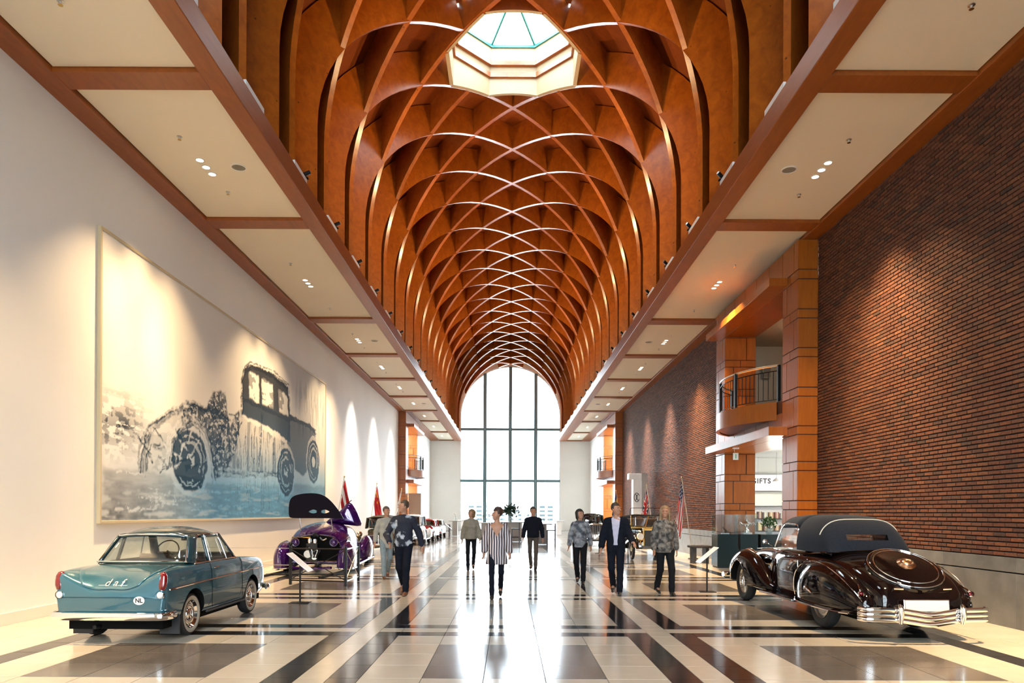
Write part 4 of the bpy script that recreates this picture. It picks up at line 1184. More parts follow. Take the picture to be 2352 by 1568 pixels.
    for y, w, zb, cr in ((-.03, .585, 1.03, 1.085), (.03, .60, 1.04, 1.22), (.14, .615, 1.045, 1.40), (.30, .625, 1.05, 1.53), (.55, .632, 1.05, 1.585), (.85, .635, 1.05, 1.60), (1.02, .63, 1.05, 1.603)):
        up.append([(y - .02, w, zb)] + [(y + .02 * math.sin(a), w * (1 - .07 * math.sin(a)) * math.cos(a) ** .50 if math.cos(a) > 1e-6 else 0, zb + (cr - zb) * math.sin(a) ** .68) for a in [PI / 2 * k / 12 for k in range(1, 13)]])
    rws = [[(p[1], p[0], p[2]) for p in r] + [(-p[1], p[0], p[2]) for p in reversed(r[:-1])] for r in up]
    mb = MB(); cols = [cat([r[k] for r in rws], 4) for k in range(len(rws[0]))]
    mb.grid([[c[i] for c in cols] for i in range(len(cols[0]))])
    fr_ = []
    for y, f in ((1.02, 1.0), (1.3, 1.0), (1.6, .985), (1.85, .955), (1.93, .93)):
        w = .63 * (f if f < 1 else 1) - .03 * max(0, y - 1.02); cr = 1.05 + (1.603 - 1.05) * f
        h = []
        for a in [PI / 2 * k / 12 for k in range(4, 13)]:
            h.append(((w * (1 - .07 * math.sin(a)) * math.cos(a) ** .50 if math.cos(a) > 1e-6 else 0), y, 1.05 + (cr - 1.05) * math.sin(a) ** .68))
        fr_.append(h + [(-p[0], p[1], p[2]) for p in reversed(h[:-1])])
    o = MB().grid(fr_).build('soft_top_front', HOODCLOTH, C, smooth='all'); md = o.modifiers.new('t', 'SOLIDIFY'); md.thickness = .03; md.offset = -1
    o = mb.build('soft_top', HOODCLOTH, C, weld=True); md = o.modifiers.new('t', 'SOLIDIFY'); md.thickness = .03; md.offset = -1
    apply_mods(o); cut(o, [MB().box(-.30, .30, -.3, .45, 1.235, 1.315)]); smooth(o, 60)
    MB().box(-.29, .29, .115, .121, 1.235, 1.315).build('rear_window', CARGLASS, C)
    q = rws[3]; MB().tube([(p[0] * 1.004, p[1], p[2] + .006) for p in q[3:-3]], .008, 6).build('piping', mat('piping_cream', (.6, .57, .48), .6), C, smooth=True)
    MB().tube(cat([(x * 1.01, y - .012, z + .012) for (x, y, z) in [(-.60, .5, 1.055), (-.61, .12, 1.05), (-.585, -.03, 1.045), (-.3, -.06, 1.07), (0, -.065, 1.085), (.3, -.06, 1.07), (.585, -.03, 1.045), (.61, .12, 1.05), (.60, .5, 1.055)]], 4), .011, 6).build('hood_rail', BLACKPAINT, C, smooth=True)
    # windscreen and door glass
    for s in (-1, 1):
        e = cat([(s * .60, 1.06, 1.075), (s * .575, 1.06, 1.30), (s * .545, 1.16, 1.425), (s * .53, 1.4, 1.445), (s * .505, 1.80, 1.415), (s * .555, 2.02, 1.07)], 4)
        MB().tube(e, .010, 6).build('door_glass_frame', CHROME, C, smooth=True)
        n_ = len(e); MB().add(e, [tuple(range(n_))]).build('door_glass', glass('door_glass_pale', (.80, .84, .84), .25), C, recalc=False)
        MB().tube([(s * .555, 2.03, 1.05), (s * .49, 1.88, 1.44)], .016, 8).build('windscreen_post', CHROME, C, smooth=True)
        MB().tube([(s * .60, 2.05, 1.06), (s * .70, 2.08, 1.12)], .008, 6).build('mirror_arm', CHROME, C)
        MB().sphere((s * .72, 2.08, 1.13), .045, 12, 8, (1, .4, 1)).build('mirror', CHROME, C, smooth='all')
    patch('windscreen', ((-.555, 2.03, 1.05), (.555, 2.03, 1.05), (.49, 1.88, 1.44), (-.49, 1.88, 1.44)), CARGLASS, C, .006)
    MB().box(-.5, .5, .35, .55, 1.04, 1.16).build('rear_seat', INTERIOR, C, bevel=.04)
    MB().box(-.5, .5, 1.0, 1.1, 1.04, 1.14).build('front_seat', INTERIOR, C, bevel=.04)
    # bumpers, plate
    bp = [(-.80, -1.22, .40), (-.74, -1.32, .40), (-.40, -1.385, .398), (-.22, -1.40, .375), (0, -1.405, .345), (.22, -1.40, .375), (.40, -1.385, .398), (.74, -1.32, .40), (.80, -1.22, .40)]
    for dz in (.06, .0, -.06):
        MB().tube(cat([(x, y, z + dz - .03) for x, y, z in bp], 4), .033, 10, sx=.6, sy=1).build('rear_bumper', CHROME, C, smooth=True)
    for s in (-1, 1):
        MB().tube([(s * .385, -1.43, .27), (s * .385, -1.445, .36), (s * .385, -1.44, .46), (s * .385, -1.41, .50)], [.022, .034, .036, .02], 12).build('overrider', CHROME, C, smooth=True)
    MB().tube(cat([(x, -y + 2.85, z) for x, y, z in bp], 3), .05, 8, sx=.5).build('front_bumper', CHROME, C, smooth=True)
    MB().cbox((0, -1.335, .475), (.545, .018, .135), Matrix.Rotation(rad(-6), 3, 'X')).build('number_plate', mat('plate_cream', (.72, .68, .58), .4), C, bevel=.02)
    MB().cbox((0, -1.325, .475), (.575, .016, .160), Matrix.Rotation(rad(-6), 3, 'X')).build('plate_frame', CHROME, C, bevel=.02)
    MB().box(-.28, .28, 3.80, 3.9, .38, .88).build('grille', CHROME, C, bevel=.05)
    MB().box(-.5, .5, -.9, 3.4, .2, .34).build('chassis', WELL, C)
    return C
black_cabriolet()
# ================================================================== THE PURPLE CAR WITH RAISED LID
PURPLE = paint('purple_paint', (0.038, 0.004, 0.10), .10, .35, 1.0)
def fender_part(C, name, s, data, m):
    rings = []
    for y, a, zt, zb, xc in data:
        h = zt - zb
        rings.append([(s * (xc - a), y, zb + .1 * h), (s * (xc - a * .2), y, zb), (s * (xc + a * .82), y, zb), (s * (xc + a), y, zb + .35 * h), (s * (xc + a * .9), y, zb + .7 * h), (s * (xc + a * .45), y, zb + .95 * h), (s * (xc - a * .1), y, zt), (s * (xc - a * .85), y, zb + .75 * h)])
    return smooth(rows_mesh(MB(), ring_loft(rings, 3, 4)).build(name, m, C), 60)
def purple_car():
    C = thing('streamlined_car', 'purple streamlined show car with its lid propped open over a black engine bay', 'car', (-5.22, 18.95, 0), rad(3.4))
    st = []
    for y, w, zb, zt in ((-.12, .70, .25, 1.02), (.1, .78, .2, 1.12), (.5, .82, .2, 1.23), (1.1, .83, .2, 1.31), (1.8, .80, .2, 1.32), (2.5, .70, .2, 1.15), (3.4, .60, .22, 1.0), (4.2, .46, .25, .82), (4.5, .3, .3, .65)):
        h = zt - zb
        st.append((y, [(0, zb), (.85 * w, zb), (w, zb + .2 * h), (w * 1.0, zb + .45 * h), (w * .93, zb + .7 * h), (w * .74, zb + .88 * h), (w * .42, zb + .97 * h), (0, zt)]))
    rows = half_loft(st, 4, 4)
    rows_mesh(MB(), rows).build('body', PURPLE, C, smooth=True, angle=50)
    r0 = rows[0]; ring = [(p[0] * .93, -.135, .30 + (p[2] - .25) * .90) for p in r0]; back = [(p[0] * .93, -.1, p[2]) for p in ring]
    MB().grid([ring, back], close_u=True).add(ring, [tuple(range(len(ring)))]).build('engine_bay', WELL, C)
    MB().tube([(p[0], p[1] - .005, p[2]) for p in ring], .010, 5, True).build('bay_seal', CHROME, C)
    # engine
    E = MB().box(-.20, .10, -.42, -.14, .30, .78).build('engine_block', mat('engine_black', (.02, .02, .022), .3, .5), C, bevel=.02)
    for k in range(5):
        MB().tube(cat([(-.18 + .06 * k, -.43, .72 - .05 * k), (-.10 + .07 * k, -.47, .60), (-.05 + .03 * k, -.45, .40)], 4), .014, 6).build('hose', STEEL if k % 2 else BLACKMETAL, E)
    for x, z in ((-.12, .82), (.02, .80)): MB().lathe([(0, .1), (.05, .09), (.06, 0), (.05, -.05), (0, -.06)], (x, -.32, z), 16).build('filter_pot', CHROME, E, smooth=True)
    MB().cyl((-.15, -.44, .5), .10, .05, 22, 'y').build('pulley', STEEL, E); MB().cyl((.02, -.44, .42), .07, .04, 20, 'y').build('pulley', CHROME, E)
    MB().tube([(-.62, -.16, .93), (-.12, -.22, .93)], .018, 8).build('cross_shaft', BRASS, C, smooth=True)
    MB().tube(cat([(.12, -.2, .93), (.2, -.25, .86), (.30, -.24, .90)], 4), .02, 7).build('intake_pipe', STEEL, C, smooth=True)
    MB().tube(cat([(-.05, -.2, .95), (.0, -.2, 1.0), (.08, -.2, .95)], 4), .05, 8).build('air_duct', BLACKMETAL, C, smooth=True)
    for s in (-1, 1):
        fender_part(C, 'fender', s, [(-.78, .06, .42, .13, .80), (-.70, .15, .60, .11, .81), (-.4, .215, .76, .10, .82), (0, .225, .82, .10, .82), (.5, .20, .76, .10, .81), (.95, .14, .55, .12, .79), (1.15, .05, .35, .15, .77)], PURPLE)
        fender_part(C, 'fender', s, [(3.0, .05, .45, .18, .72), (3.15, .14, .62, .14, .74), (3.5, .20, .82, .13, .76), (3.9, .21, .86, .13, .76), (4.4, .19, .74, .14, .75), (4.8, .13, .5, .16, .73), (4.95, .05, .35, .2, .72)], PURPLE)
        MB().tube(cat([(s * .62, -.74, .16), (s * .80, -.80, .14), (s * .98, -.66, .13), (s * 1.035, -.2, .12), (s * 1.03, .4, .12), (s * .93, 1.05, .14)], 4), .018, 6).build('fender_trim', CHROME, C, smooth=True)
        MB().tube(cat([(s * .92, 3.1, .17), (s * .965, 3.6, .15), (s * .96, 4.3, .16), (s * .85, 4.85, .2)], 4), .018, 6).build('fender_trim', CHROME, C, smooth=True)
        MB().tube(cat([(s * .82, -.79, .30), (s * .83, -.74, .55), (s * .82, -.45, .76), (s * .82, 0, .83), (s * .81, .5, .77)], 4), .010, 6).build('fender_bead', CHROME, C, smooth=True)
        MB().sphere((s * .50, -.24, .80), .11, 16, 10, (1, 1, 1)).build('lamp_bowl', PURPLE, C, smooth='all')
        MB().lathe([(.115, -.02), (.12, 0), (.10, .02)], (s * .50, -.30, .80), 18, 'y').build('lamp_ring', CHROME, C, smooth=True)
        MB().box(*sorted((s * .80, s * .98)), .95, 3.2, .12, .17).build('sill', CHROME, C, bevel=.015)
        for y in (0, 3.9): wheel(C, s * .78, y, .32, .16, s, CHROME)
        MB().tube([(s * .42 - .06, -.12, 1.78), (s * .42, -.05, 1.10)], .014, 6).build('lid_prop', STEEL, C, smooth=True)
    MB().tube(cat([(-.5, -.66, .16), (-.2, -.52, .13), (.2, -.52, .13), (.5, -.66, .16)], 4), .035, 8).build('front_valance', PURPLE, C, smooth=True)
    # the lid: a domed sheet standing up, black underneath, with two leaf-shaped windows
    out = cat([(-.62, 1.44), (-.70, 1.50), (-.705, 1.80), (-.62, 2.0), (-.35, 2.09), (.0, 2.10), (.25, 2.02), (.50, 1.78), (.72, 1.45), (.68, 1.44)], 4)
    rows_ = []
    for t, dy in ((1.0, .0), (1.0, .05), (.93, .14), (.7, .20), (.35, .235)): rows_.append([(x * t, -.16 + dy, 1.70 + (z - 1.70) * t) for x, z in out])
    mb = MB(); mb.grid(rows_, close_u=True); n = len(out)
    mb.add(rows_[-1], [tuple(range(n))]); mb.add(rows_[0], [tuple(reversed(range(n)))], 1)
    lid = mb.build('open_lid', [PURPLE, mat('lid_lining', (.006, .004, .009), .7, spec=.1)], C, weld=True)
    slot = []
    for s in (-1, 1):
        lf = [(.06 + s * (.04 + .26 * k / 6), 1.615 + .056 * math.sin(PI * min(.15 + .85 * k / 6, 1)) ** .8) for k in range(7)] + [(.06 + s * (.04 + .26 * k / 6), 1.615 - .048 * math.sin(PI * min(.15 + .85 * k / 6, 1)) ** .8) for k in range(5, -1, -1)]
        slot.append(MB().prism([(x + .0, z) for x, z in lf], -.6, .6, 'y'))
    cut(lid, slot); smooth(lid, 40)
    # raised side panel behind the lid
    poly = cat([(-.02, 1.30), (.35, 1.60), (.58, 1.83), (.68, 1.87), (.80, 1.74), (.92, 1.48), (.98, 1.22), (.6, 1.24), (.2, 1.27)], 3, True)
    rows_ = [[(.5 + (x - .5) * t, 1.2 + dy, 1.45 + (z - 1.45) * t) for x, z in poly] for t, dy in ((1, .06), (1, 0), (.88, -.06), (.55, -.10), (.1, -.115))]
    mb = MB().grid(rows_, close_u=True); mb.add(rows_[0], [tuple(range(len(poly)))]); mb.add(rows_[-1], [tuple(reversed(range(len(poly))))])
    mb.build('raised_side_panel', PURPLE, C, smooth=True, angle=60)
    MB().tube([(.56, 1.18, 1.80), (.72, 1.2, 1.95)], .012, 6).build('panel_catch', BLACKMETAL, C)
    return C
purple_car()
RAIL = thing('floor_rail', 'low black steel rail on the floor under the purple car', 'rail', (-5.22, 18.95, 0), rad(3.4))
for x in (-.95, .55):
    MB().cbox((x + .15, -.6, .035), (.09, 2.9, .05), Matrix.Rotation(rad(-8), 3, 'Z')).build('rail_bar', BLACKMETAL, RAIL, bevel=.01)
MB().cbox((0, -1.2, .035), (2.0, .07, .04)).build('cross_bar', BLACKMETAL, RAIL)

# ================================================================== CARS FURTHER DOWN THE HALL
DARKGLASS = glass('dark_car_glass', (.25, .28, .28), .2)
def hall_car(label, loc, rz, col, cab=None, L=4.2, W=1.6, H=1.5, belt=.95, cabin=(.35, .80), wheel_r=.33, upright=.0, grille=CHROME, whitewall=None, fend=True, name='vintage_car', roof=None, lampm=CHROME, open_top=False, gh=.78, gw=.22):
    """a period car facing -y (towards the camera before rz): body, cabin with glass, fenders, lamps, grille, bumpers, wheels"""
    C = thing(name, label, 'car', loc, rz); hl, w = L / 2, W / 2 * (.72 if fend else .97)
    P_ = paint('paint_%s' % name + str(len(MATS)), col, .12, 0, 1.0); st = []
    nose = .38 if fend else .75
    for t, fw, fh in ((0, nose, gh * .92), (.04, nose + .1, gh), (.15, nose + .18, gh + .06), (.35, .88, .98), (.55, 1.0, 1.0), (.75, .98, 1.0), (.9, .85, .9), (.97, .7, .72), (1.0, .5, .6)):
        ww = w * min(fw, 1.0); zt = belt * fh; zb = .28; h = zt - zb
        st.append((-hl + L * t, [(0, zb), (.85 * ww, zb), (ww, zb + .15 * h), (ww, zb + .5 * h), (ww * .96, zb + .75 * h), (ww * .8, zb + .93 * h), (ww * .4, zb + .99 * h), (0, zt)]))
    rows_mesh(MB(), half_loft(st, 3, 3)).build('body', P_, C, smooth=True, angle=50)
    y0, y1 = -hl + L * cabin[0], -hl + L * cabin[1]; cw = w * .95; cp = roof or P_
    yf = y0 + (H - belt) * (.12 if upright else .45); yr = y1 - (H - belt) * (.15 if upright else .5)
    if not open_top:
        rf = []
        for i in range(9):
            v = i / 8; y = yf + (yr - yf) * v; cr = H - .07 * abs(2 * v - 1) ** 3
            rf.append([(cw * .86 * u, y, (H - .12) * abs(u) ** 3 + cr * (1 - abs(u) ** 3)) for u in [-1 + k / 6 for k in range(13)]])
        o = MB().grid(rf).build('roof', cp, C, smooth='all'); md = o.modifiers.new('t', 'SOLIDIFY'); md.thickness = .04; md.offset = -1
    zt = H - .12
    for s in (-1, 1):
        A = [(s * cw * .92, y0, belt - .02), (s * cw * .84, yf, zt)]; B = [(s * cw * .92, y1, belt - .02), (s * cw * .84, yr, zt)]
        if not open_top:
            for k, (p, q) in enumerate((A, B)): MB().tube([p, q], .035 if k == 0 else .06, 6).build('pillar', cp, C, smooth=True)
            ym = (y0 + y1) / 2; MB().tube([(s * cw * .94, ym, belt - .02), (s * cw * .85, ym, zt)], .03, 6).build('pillar', cp, C)
            patch('side_glass', (A[0], B[0], B[1], A[1]), DARKGLASS, C, .006, 3, 3)
        if fend:
            for yc, nm in ((-hl + L * .17, 'front_fender'), (-hl + L * .80, 'rear_fender')):
                fender_part(C, nm, s, [(yc - .52, .05, .45, .30, W / 2 - .15), (yc - .42, .12, .60, .28, W / 2 - .15), (yc, .16, wheel_r * 2 + .14, .34, W / 2 - .14), (yc + .38, .14, .60, .30, W / 2 - .14), (yc + .62, .05, .40, .28, W / 2 - .14)], P_)
            MB().box(*sorted((s * w * .9, s * (W / 2 - .02))), -hl + L * .27, -hl + L * .70, .27, .31).build('running_board', P_, C)
            MB().lathe([(0, -.17), (.06, -.15), (.11, -.04), (.115, .02), (0, .035)][::-1], (s * W * .30, -hl + .22, belt * .80), 18, 'y').build('headlamp', lampm, C, smooth=True, angle=50)
            MB().lathe([(0, -.02), (.1, -.005), (.1, .0)], (s * W * .30, -hl + .18, belt * .80), 16, 'y').build('headlamp_lens', WHITELENS, C)
        else:
            MB().lathe([(0, -.03), (.09, -.02), (.11, .02), (.11, .06)], (s * w * .72, -hl + .03, belt * .72), 18, 'y').build('headlamp', lampm, C, smooth=True, angle=50)
        for yc in (-hl + L * .17, -hl + L * .80): wheel(C, s * (W / 2 - .14), yc, wheel_r, .15, s, CHROME, whitewall)
    patch('windscreen', ((-cw * .9, y0, belt), (cw * .9, y0, belt), (cw * .82, yf, zt), (-cw * .82, yf, zt)), DARKGLASS if not open_top else CARGLASS, C, .006, 6, 4, (0, -.04, 0))
    if open_top: MB().tube([(-cw * .9, y0, belt), (-cw * .82, yf, zt), (cw * .82, yf, zt), (cw * .9, y0, belt)], .018, 6).build('windscreen_frame', lampm, C)
    else: patch('rear_glass', ((-cw * .7, y1, belt), (cw * .7, y1, belt), (cw * .6, yr, zt), (-cw * .6, yr, zt)), DARKGLASS, C, .006)
    g = MB().box(-w * gw * 2, w * gw * 2, -hl - .03, -hl + .06, .36, belt * gh).build('grille_shell', grille, C, bevel=.03)
    for k in range(7 if fend else 9):
        if fend: x = -w * gw * 1.7 + w * gw * 3.4 * k / 6; MB().box(x - .008, x + .008, -hl - .045, -hl - .02, .40, belt * gh - .05).build('grille_bar', BLACKMETAL, g)
        else: z = .40 + (belt * gh - .45) * k / 8; MB().box(-w * gw * 1.8, w * gw * 1.8, -hl - .045, -hl - .02, z - .008, z + .008).build('grille_bar', CHROME, g)
    for s, nm in ((-1, 'front_bumper'), (1, 'rear_bumper')):
        MB().tube(cat([(-W * .47, s * (hl + .02), .40), (-W * .3, s * (hl + .10), .40), (W * .3, s * (hl + .10), .40), (W * .47, s * (hl + .02), .40)], 4), .04, 8, sx=.5).build(nm, CHROME, C, smooth=True)
    return C
hall_car('olive and black vintage tourer behind the purple car', (-5.15, 28.2, 0), 0, (.035, .03, .012), L=4.3, W=1.65, H=1.50, belt=.98, upright=1, cabin=(.36, .85), roof=mat('black_roof', (.012, .012, .012), .6), name='vintage_tourer')
hall_car('white vintage saloon with rounded roof and chrome grille', (-4.98, 35.6, 0), 0, (.72, .72, .70), L=4.4, W=1.7, H=1.52, belt=.98, cabin=(.32, .82), name='white_saloon', whitewall=None)
hall_car('low red coupe standing between two white cars', (-4.95, 40.3, 0), 0, (.42, .010, .012), L=4.2, W=1.66, H=1.26, belt=.86, cabin=(.38, .82), wheel_r=.31, fend=False, name='red_coupe', gw=.3)
hall_car('small white sports car farthest away on the left', (-4.95, 44.9, 0), 0, (.74, .74, .72), L=4.0, W=1.6, H=1.22, belt=.85, cabin=(.40, .78), wheel_r=.31, fend=False, name='white_sports_car', gw=.3)
hall_car('black limousine with tall chrome grille behind the blurred visitors', (4.12, 35.8, 0), 0, (.008, .008, .009), L=4.9, W=1.75, H=1.62, belt=1.12, cabin=(.42, .9), upright=1, wheel_r=.36, name='black_limousine', gh=.96, gw=.30)

# ---- the brass-era motor car on the right
def brass_car():
    C = thing('veteran_car', 'black veteran motor car with brass lamps and folded hood on the right', 'car', (4.88, 24.3, 0), 0)
    BL = paint('veteran_black', (.010, .009, .009), .15, 0, 1)
    MB().box(-.42, .42, -.1, 1.0, .62, 1.02).build('bonnet', BL, C, bevel=.05)
    g = MB().box(-.34, .34, -.22, -.1, .42, 1.04).build('radiator', mat('radiator_core', (.02, .018, .015), .5), C, bevel=.02)
    for r in ((-.37, -.32, .40, 1.06), (.32, .37, .40, 1.06)): MB().box(r[0], r[1], -.24, -.08, r[2], r[3]).build('radiator_shell', BRASS, g, bevel=.01)
    MB().box(-.37, .37, -.24, -.08, 1.02, 1.10).build('radiator_shell', BRASS, g, bevel=.02); MB().box(-.37, .37, -.24, -.08, .38, .43).build('radiator_shell', BRASS, g, bevel=.01)
    MB().lathe([(.05, 0), (.05, .05), (.03, .07), (.03, .1), (0, .11)], (0, -.16, 1.10), 14).build('radiator_cap', BRASS, C, smooth=True)
    MB().box(-.62, .62, 1.0, 3.1, .55, 1.15).build('body_tub', BL, C, bevel=.08)
    for y in (1.35, 2.3):
        MB().box(-.55, .55, y, y + .55, .95, 1.12).build('seat', mat('buttoned_leather', (.03, .02, .015), .4), C, bevel=.05)
        MB().box(-.56, .56, y + .5, y + .66, 1.05, 1.42).build('seat_back', mat('buttoned_leather', (.03, .02, .015), .4), C, bevel=.05)
    # windscreen, folded hood, luggage rail
    for s in (-1, 1):
        MB().tube([(s * .55, 1.05, 1.1), (s * .55, 1.12, 1.55)], .018, 6).build('windscreen_post', BRASS, C)
        MB().tube([(s * .60, 1.05, 1.52), (s * .60, 1.02, 1.76), (s * .56, 1.02, 1.80)], .012, 6).build('rail_post', BLACKMETAL, C)
        MB().lathe([(0, .16), (.08, .14), (.13, .03), (.14, -.02), (.12, -.03), (0, -.02)], (s * .47, -.30, .82), 22, 'y').build('headlamp', BRASS, C, smooth=True, angle=50)
        MB().lathe([(0, -.035), (.11, -.03), (.11, -.02)], (s * .47, -.30, .82), 18, 'y').build('headlamp_lens', WHITELENS, C)
        MB().tube([(s * .47, -.25, .68), (s * .47, -.2, .5)], .02, 6).build('lamp_fork', BRASS, C)
        MB().lathe([(0, .1), (.05, .09), (.06, -.04), (0, -.05)], (s * .62, .95, 1.18), 14, 'y').build('side_lamp', BRASS, C, smooth=True)
        for yc in (.12, 2.75):
            pts = cat([(s * .68, yc - .58, .46), (s * .68, yc - .45, .72), (s * .68, yc, .90), (s * .68, yc + .42, .76), (s * .68, yc + .75, .40)], 5)
            MB().grid([[(p[0] - .13, p[1], p[2]) for p in pts], [(p[0], p[1], p[2] + .025) for p in pts], [(p[0] + .13, p[1], p[2]) for p in pts], [(p[0], p[1], p[2] - .01) for p in pts]], close_v=True).build('mudguard', BL, C, smooth=True)
            wheel(C, s * .68, yc, .40, .09, s, mat('wheel_black', (.02, .015, .012), .3), mat('pale_tyre', (.45, .42, .38), .6), BRASS, 12, .80)
        MB().box(*sorted((s * .56, s * .82)), .78, 2.1, .36, .40).build('running_board', BL, C)
    MB().tube([(-.56, 1.02, 1.80), (.56, 1.02, 1.80)], .012, 6).build('luggage_rail', BLACKMETAL, C)
    MB().box(-.57, .57, 1.0, 1.06, 1.06, 1.12).build('scuttle', BRASS, C)
    patch('windscreen', ((-.54, 1.05, 1.12), (.54, 1.05, 1.12), (.54, 1.12, 1.54), (-.54, 1.12, 1.54)), CARGLASS, C, .006)
    MB().tube([(-.58, 1.12, 1.54), (.58, 1.12, 1.54)], .02, 6).build('windscreen_rail', BLACKMETAL, C)
    MB().tube([(-.05, 1.0, 1.12), (.05, 1.02, 1.5)], .018, 6).build('leather_strap', mat('orange_leather', (.55, .22, .03), .5), C, smooth=True)
    MB().tube(cat([(-.58, 2.95, 1.40), (0, 3.05, 1.48), (.58, 2.95, 1.40)], 4), .10, 10).build('folded_hood', HOODCLOTH, C, smooth=True)
    MB().tube([(-.22 + .19 * math.cos(2 * PI * k / 20), 1.28 + .06 * math.sin(2 * PI * k / 20), 1.30 + .17 * math.sin(2 * PI * k / 20)) for k in range(20)], .014, 6, True).build('steering_wheel', mat('wheel_wood', (.2, .08, .03), .4), C)
    MB().box(-.4, .4, -.3, 3.0, .40, .50).build('chassis', BL, C)
    MB().tube([(-.55, .12, .40), (.55, .12, .40)], .03, 8).build('front_axle', BL, C)
    for k in range(6): MB().tube(cat([(-.43, .05 + k * .12, .90), (-.50, .05 + k * .12, .80), (-.47, .12 + k * .12, .6)], 3), .02, 6).build('exhaust_branch', STEEL, C, smooth=True)
    return C
brass_car()
# ================================================================== VISITORS
class Field:
    """signed distance field on a grid, meshed by surface nets"""
    def __init__(s, lo, hi, vox):
        s.lo = np.array(lo, float); s.vox = vox
        s.n = np.maximum(((np.array(hi) - s.lo) / vox).astype(int) + 1, 4)
        s.F = np.full(tuple(s.n), 1.0)
        s.ax = [s.lo[i] + vox * np.arange(s.n[i]) for i in range(3)]
    def _sub(s, mn, mx):
        i0 = np.clip(((np.array(mn) - s.lo) / s.vox).astype(int) - 1, 0, s.n - 1); i1 = np.clip(((np.array(mx) - s.lo) / s.vox).astype(int) + 2, 0, s.n)
        sl = tuple(slice(a, b) for a, b in zip(i0, i1))
        return sl, np.meshgrid(*[s.ax[i][sl[i]] for i in range(3)], indexing='ij')
    def cone(s, a, b, ra, rb=None, sc=(1, 1, 1), k=.03, sub=False):
        rb = ra if rb is None else rb; a, b = np.array(a, float), np.array(b, float); sc = np.array(sc, float)
        R = max(ra, rb) * sc.max() + .06 + k
        sl, (X, Y, Z) = s._sub(np.minimum(a, b) - R, np.maximum(a, b) + R)
        if min(X.shape) == 0: return s
        m = sc.min(); p = [(X - a[0]) / sc[0], (Y - a[1]) / sc[1], (Z - a[2]) / sc[2]]; d = (b - a) / sc; L = float(d @ d) + 1e-12
        t = np.clip((p[0] * d[0] + p[1] * d[1] + p[2] * d[2]) / L, 0, 1)
        D = (np.sqrt((p[0] - t * d[0]) ** 2 + (p[1] - t * d[1]) ** 2 + (p[2] - t * d[2]) ** 2) - (ra + (rb - ra) * t)) * m
        F = s.F[sl]
        if sub:
            D = -D; h = np.clip(.5 - .5 * (D - F) / k, 0, 1) if k else (D < F).astype(float)
            s.F[sl] = F * h + D * (1 - h) + k * h * (1 - h)
        else:
            h = np.clip(.5 + .5 * (F - D) / k, 0, 1); s.F[sl] = F * (1 - h) + D * h - k * h * (1 - h)
        return s
    def ball(s, c, r, sc=(1, 1, 1), k=.02, sub=False): return s.cone(c, c, r, r, sc, k, sub)
    def plane(s, axis, v, keep_above=True):
        A = s.ax[axis] - v
        if keep_above: A = -A
        sh = [1, 1, 1]; sh[axis] = -1
        s.F = np.maximum(s.F, A.reshape(sh)); return s
    def halfspace(s, nrm, off):
        """remove where nrm.p > off"""
        X, Y, Z = np.meshgrid(*s.ax, indexing='ij'); s.F = np.maximum(s.F, nrm[0] * X + nrm[1] * Y + nrm[2] * Z - off); return s
    def mesh(s):
        F = s.F; S = F < 0; c = (slice(0, -1), slice(1, None)); n = F.shape
        cnt = np.zeros(tuple(k - 1 for k in n), int)
        for i in c:
            for j in c:
                for k in c: cnt += S[i, j, k]
        act = (cnt > 0) & (cnt < 8); I = np.argwhere(act)
        if len(I) == 0: return np.zeros((0, 3)), np.zeros((0, 4), int)
        idx = np.full(act.shape, -1); idx[act] = np.arange(len(I))
        acc = np.zeros((len(I), 3)); num = np.zeros(len(I))
        cor = [np.array(q) for q in ((0, 0, 0), (1, 0, 0), (0, 1, 0), (1, 1, 0), (0, 0, 1), (1, 0, 1), (0, 1, 1), (1, 1, 1))]
        for a in range(8):
            for b in range(a + 1, 8):
                if abs(cor[a] - cor[b]).sum() != 1: continue
                fa = F[tuple((I + cor[a]).T)]; fb = F[tuple((I + cor[b]).T)]; m = (fa < 0) != (fb < 0)
                t = np.where(m, fa / (fa - fb + 1e-12), 0)
                acc += np.where(m[:, None], cor[a] + (cor[b] - cor[a]) * t[:, None], 0); num += m
        V = s.lo + s.vox * (I + acc / num[:, None]); Q = []
        for ax in range(3):
            o1, o2 = [(1, 2), (2, 0), (0, 1)][ax]
            sl0 = [slice(None)] * 3; sl1 = [slice(None)] * 3; sl0[ax] = slice(0, -1); sl1[ax] = slice(1, None)
            E = np.argwhere(S[tuple(sl0)] != S[tuple(sl1)])
            E = E[(E[:, o1] > 0) & (E[:, o2] > 0) & (E[:, o1] < n[o1] - 1) & (E[:, o2] < n[o2] - 1)]
            u = np.zeros(3, int); u[o1] = 1; w = np.zeros(3, int); w[o2] = 1
            q = np.stack([idx[tuple((E - u - w).T)], idx[tuple((E - w).T)], idx[tuple(E.T)], idx[tuple((E - u).T)]], 1)
            fl = ~S[tuple(E.T)]
            q[fl] = q[fl][:, ::-1]; Q.append(q)
        Q = np.concatenate(Q); Q = Q[(Q >= 0).all(1)]
        return V, Q
def np_mesh(name, parts):
    vs = []; qs = []; n = 0
    for V, Q in parts: vs.append(V); qs.append(Q + n); n += len(V)
    V = np.concatenate(vs); Q = np.concatenate(qs)
    me = bpy.data.meshes.new(name)
    me.vertices.add(len(V)); me.vertices.foreach_set('co', V.astype(np.float32).ravel())
    me.loops.add(Q.size); me.loops.foreach_set('vertex_index', Q.astype(np.int32).ravel())
    me.polygons.add(len(Q)); me.polygons.foreach_set('loop_start', np.arange(0, Q.size, 4, dtype=np.int32))
    me.update(calc_edges=True); me.shade_smooth()
    return me
def skin_mat(name, c): return mat(name, c, .5, noise=.05, nscale=12)
